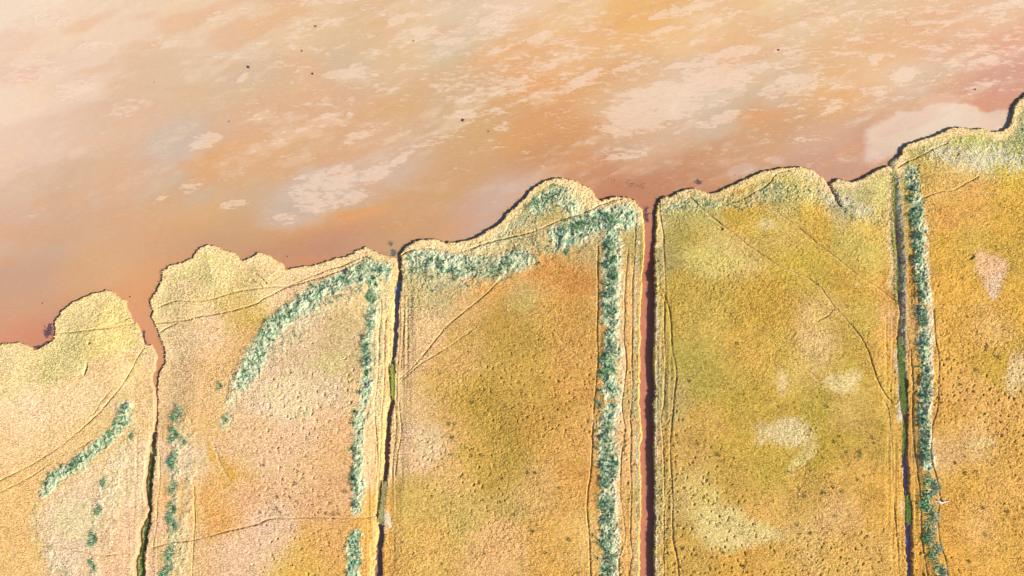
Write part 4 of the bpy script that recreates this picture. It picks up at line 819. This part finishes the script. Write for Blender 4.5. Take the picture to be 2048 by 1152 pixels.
field_grass(3, 22, 'olive gold grass covering the plot right of the red channel')
field_grass(4, 22, 'bright golden grass covering the rightmost plot')

# separate reed clumps
def clump_mesh(name, R, Hc, n, cols, seed, pale_right=.4, blob=1.4):
    r_ = np.random.default_rng(seed); 
    cc = np.column_stack([r_.normal(0, R * .42, n), r_.normal(0, R * .42 * blob, n)])
    if blob > 1.5: cc[:, 0] += .35 * np.sin(cc[:, 1] * 2.2 + seed)
    az = np.arctan2(cc[:, 1], cc[:, 0]) + r_.normal(0, .9, n)
    cols = np.array(cols); tint = cols[r_.integers(0, len(cols), n)]
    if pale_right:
        m = r_.random(n) < np.clip(pale_right + cc[:, 0] / R * .6, 0, .95)  # sunlit right flank and dry stems both carried by leaf colour
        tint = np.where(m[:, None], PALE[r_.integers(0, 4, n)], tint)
    tint = tint * r_.uniform(.75, 1.15, (n, 1))
    v, f, col = blades(np.column_stack([cc, np.zeros(n)]), r_.uniform(.5, 1, n) * Hc, r_.uniform(.05, .09, n), r_.uniform(.2, 1.1, n), az, tint)
    return mesh_obj(name, v, f, M_blade, smooth=False, attrs={'tint': ('FLOAT_COLOR', col)}, link=False)

clumps = [
 (0, 208, 966, .7, 'small reed clump uppermost of four in the column left of the winding ditch'),
 (0, 199, 1020, .8, 'reed clump second from the top in the column left of the winding ditch'),
 (0, 187, 1077, 1.1, 'bushy reed clump third down the column left of the winding ditch'),
 (0, 187, 1132, 1.0, 'lowest reed clump at the bottom left beside the photo edge'),
 (0, 265, 872, .6, 'small reed clump between the slanting reed strip and the winding ditch'),
 (1, 353, 830, 1.2, 'tall reed clump highest in the column right of the winding ditch'),
 (1, 348, 868, 1.1, 'spreading reed clump below the highest one right of the winding ditch'),
 (1, 367, 881, .8, 'small reed clump sticking out to the right of its column'),
 (1, 349, 920, 1.3, 'dark reed clump halfway up the column right of the winding ditch'),
 (1, 347, 974, 1.1, 'round reed clump with a pale gap above and below it'),
 (1, 344, 1018, 1.1, 'curved reed clump below the round one'),
 (1, 346, 1048, 1.2, 'wide reed clump just above the bottom trail'),
 (1, 343, 1105, 1.4, 'large reed clump just below the bottom trail'),
 (1, 334, 1142, 1.4, 'large dark reed clump cut by the bottom edge'),
 (1, 439, 772, .7, 'small dark reed clump left of the lower end of the reed arc'),
 (1, 451, 840, .7, 'small reed clump at the tail of the reed arc'),
 (1, 742, 590, 1.0, 'bright green reed clump beside the top of the second ditch'),
 (4, 1823, 345, 1.1, 'pale green reed clump highest in the right belt'),
 (4, 1860, 975, 1.5, 'large reed clump first below the end of the right belt'),
 (4, 1859, 1026, 1.5, 'dark round reed clump second below the end of the right belt'),
 (4, 1862, 1072, 1.2, 'loose reed clump third below the end of the right belt'),
 (4, 1871, 1102, 1.1, 'pale loose reed clump near the bottom right'),
 (4, 1877, 1145, 1.3, 'reed clump cut by the bottom edge at the lower right'),
 (2, 1197, 808, .8, 'small reed clump in the lower gap of the big reed bed'),
 (2, 1135, 500, .8, 'low reed clump left of the big reed bed'),
]
cl_src = []
for s in range(4):
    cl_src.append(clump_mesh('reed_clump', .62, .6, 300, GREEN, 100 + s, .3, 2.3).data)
for k, (i, px, py, s, lab) in enumerate(clumps):
    w = P((px, py)); o = bpy.data.objects.new('reed_clump', cl_src[k % 4]); C.objects.link(o)
    o.location = (w[0], w[1], float(height(i, w[0], w[1])) - .02); s *= 1.35 if px > 1800 else 1.05; o.scale = (s, s, .7 + .25 * s)
    tag(o, lab, 'reed clump', None, 'separate reed clumps')
for o in [x for x in bpy.data.objects if x.name.startswith('reed_clump') and not x.users_collection]: bpy.data.objects.remove(o)

# dark tussocks in the grass
def T(ox, oy, pts): return [(ox + x / 4, oy + y / 4) for x, y in pts]
tus = (T(1536, 864, [(325,25),(567,35),(525,80),(555,75),(598,125),(475,150),(440,208),(530,205),(595,195),(625,160),(735,160),(730,190),(720,220),(643,265),(555,290),(830,45),(848,90),(165,318),(245,455),(290,415),(245,515),(290,515),(280,495),(590,480),(520,440),(443,485),(205,565),(415,545),(370,728),(235,740),(335,810),(250,815),(437,765),(505,790),(525,670),(318,875),(415,860),(610,815),(695,825),(420,950),(650,1015),(565,1065),(895,975),(765,350),(815,345),(715,380),(1495,245),(1575,195),(1665,310),(1580,330),(1685,365),(1955,525),(1890,570),(1855,600),(1970,695),(1915,635),(1880,700),(1720,605),(1740,820),(1605,1035),(1505,540),(965,165),(945,260),(35,990),(170,200),(25,355)])
 + T(1536, 576, [(135,95),(275,195),(635,150),(90,950),(210,915),(465,945),(340,1130),(1470,310),(1410,135),(1660,655),(1740,740),(1540,770),(1440,570),(1485,580),(1750,465),(1555,285),(1600,230),(1590,815),(1655,830),(1840,550)])
 + T(1024, 864, [(125,325),(185,325),(215,475),(375,450),(205,405),(200,740),(160,790),(455,860),(265,965),(420,970),(340,920),(15,660),(530,1130),(1235,310),(1340,590),(1365,930),(1490,95),(1430,55),(1775,210),(1640,180),(1585,1080),(1690,965),(1740,945),(1850,1080),(1790,920)])
 + T(512, 864, [(1570,40),(1490,45),(1675,130),(1720,190),(1550,185),(2005,290),(1965,370),(1730,500),(1480,795),(1175,880),(1930,965),(1825,965),(1765,1000),(1490,1055),(1530,1105),(1435,960),(1405,515),(130,575),(140,615),(170,610),(240,455),(65,265),(30,360),(275,525),(315,410),(325,550),(170,520),(1800,190),(330,315),(35,640),(190,640),(560,650),(615,655),(660,655),(710,475)])
 + T(512, 576, [(1465,515),(1500,740),(1525,855),(1720,915),(1410,960),(1590,1085),(1545,1085),(1470,685),(2000,1075),(1995,945)])
 + T(1536, 288, [(1745,830),(1640,890),(1870,805)]) + T(1024, 576, [(75,830),(80,1000),(225,880),(1420,745),(1575,520),(1800,445),(1555,1050)]) + [(178, 686)])
OL = [(.08, .09, .035), (.13, .12, .04), (.05, .07, .04), (.22, .17, .05)]
ts = [clump_mesh('grass_tussock', .26, .40, 46, OL, 200 + s, 0, 1.0) for s in range(5)]
tsd = [t.data for t in ts]
for t in ts: bpy.data.objects.remove(t)
TL = {0: 'tiny dark tussock in the leftmost straw coloured plot', 1: 'tiny dark tussock in the buff plot between the winding creek and the second ditch', 2: 'tiny dark tussock in the golden brown plot left of the red channel', 3: 'tiny dark tussock in the olive gold plot right of the red channel', 4: 'tiny dark tussock in the bright golden rightmost plot'}
def plot_of(px): return 0 if px < 300 else 1 if px < 775 else 2 if px < 1295 else 3 if px < 1806 else 4
for k, (px, py) in enumerate(tus):
    i = plot_of(px); w = P((px, py)); o = bpy.data.objects.new('grass_tussock', tsd[k % 5]); C.objects.link(o)
    s = random.uniform(.5, 1.15)
    o.location = (w[0], w[1], float(height(i, w[0], w[1])) - .02); o.rotation_euler = (0, 0, random.uniform(0, 6.28)); o.scale = (s, s, s * .9)
    tag(o, TL[i], 'tussock', None, TL[i].replace('tiny dark tussock', 'dark tussocks'))

# ------------------------------------------------------------------ stones on the mud, driftwood
def stone(px, py, r, lab, seed):
    import bmesh
    bm = bmesh.new(); bmesh.ops.create_icosphere(bm, subdivisions=3, radius=1)
    rr = np.random.default_rng(seed); ph = rr.uniform(0, 50, 2)
    ax = rr.uniform(.75, 1.25, 3)
    for v in bm.verts:
        c = v.co.copy(); n = 1 + .45 * float(fbm(np.array(c.x * 1.6 + ph[0] + c.z), np.array(c.y * 1.6 + ph[1] - c.z), 3, 5))
        v.co = Vector((c.x * ax[0], c.y * ax[1], c.z * .8 * ax[2])) * (n * r)
    me = bpy.data.meshes.new('stone'); bm.to_mesh(me); bm.free(); me.materials.append(M_stone)
    o = bpy.data.objects.new('stone', me); C.objects.link(o)
    w = PM((px, py)); o.location = (w[0], w[1], r * .35); o.rotation_euler = (0, 0, rr.uniform(0, 6))
    tag(o, lab, 'stone', None, 'stones lying on the mudflat')
S = [(500, 135, .42, 'large dark stone at the tip of a small white mud patch'), (633, 53, .30, 'dark stone highest on the mudflat'), (605, 102, .22, 'small dark stone just below the highest one'),
     (627, 148, .32, 'dark stone beside a long pale streak'), (828, 82, .22, 'small dark stone below a pale streak in the upper middle'), (928, 241, .48, 'largest dark stone in the middle of the mudflat'),
     (978, 263, .22, 'small stone just right of the largest stone'), (1558, 100, .28, 'small upright dark stone in the white streaks at upper right'), (309, 165, .16, 'tiny stone in the pale upper left of the mud'),
     (459, 243, .20, 'tiny stone above the grey white mud patch at left'), (1951, 179, .20, 'tiny stone on the reddish mud near the right edge'), (1812, 40, .13, 'tiny speck of stone in the upper right corner mud'),
     (262, 594, .24, 'small dark stone in the mouth of the winding creek'), (87, 607, .20, 'small dark stone off the rounded headland'), (576, 513, .18, 'tiny stone in the reddish bay of the second plot'), (1470, 350, .14, 'tiny stone on the pale shoal off the fourth plot')]
for k, a in enumerate(S): stone(a[0], a[1], a[2] * .62, a[3], 300 + k)

def tube(pts, rad, seg=7):
    pts = np.array(pts, float); t = np.gradient(pts, axis=0); vs = []
    for p, d, r in zip(pts, t, rad):
        d = d / np.linalg.norm(d); a = np.cross(d, (0, 0, 1)); a = a / (np.linalg.norm(a) + 1e-9); b = np.cross(a, d)
        for k in range(seg): q = 2 * math.pi * k / seg; vs.append(p + r * (a * math.cos(q) + b * math.sin(q)))
    n = len(pts); f = []
    for i in range(n - 1):
        for k in range(seg): f.append((i * seg + k, i * seg + (k + 1) % seg, (i + 1) * seg + (k + 1) % seg, (i + 1) * seg + k))
    return np.array(vs), np.array(f)
root = bpy.data.objects.new('driftwood', None); C.objects.link(root)
w = P((1881, 1004)); root.location = (w[0], w[1], float(height(4, w[0], w[1])) + .12)
tag(root, 'bleached driftwood branch lying right of the dark reed clumps', 'driftwood')
v, f = tube([(-1.4, .35, 0), (-.5, .1, .05), (.3, -.1, .08), (.9, .1, .05), (1.7, .25, 0)], [.05, .16, .2, .12, .04]); mesh_obj('trunk', v, f, M_wood, root)
for pts in ([(-.2, 0, .05), (-.1, -.4, .15), (.15, -.7, .1)], [(.5, 0, .1), (.7, .5, .2), (.75, 1.1, .1)], [(0, 0, .1), (-.5, .45, .2), (-.8, .7, .15)]):
    v, f = tube(pts, [.09, .06, .02]); mesh_obj('branch', v, f, M_wood, root)
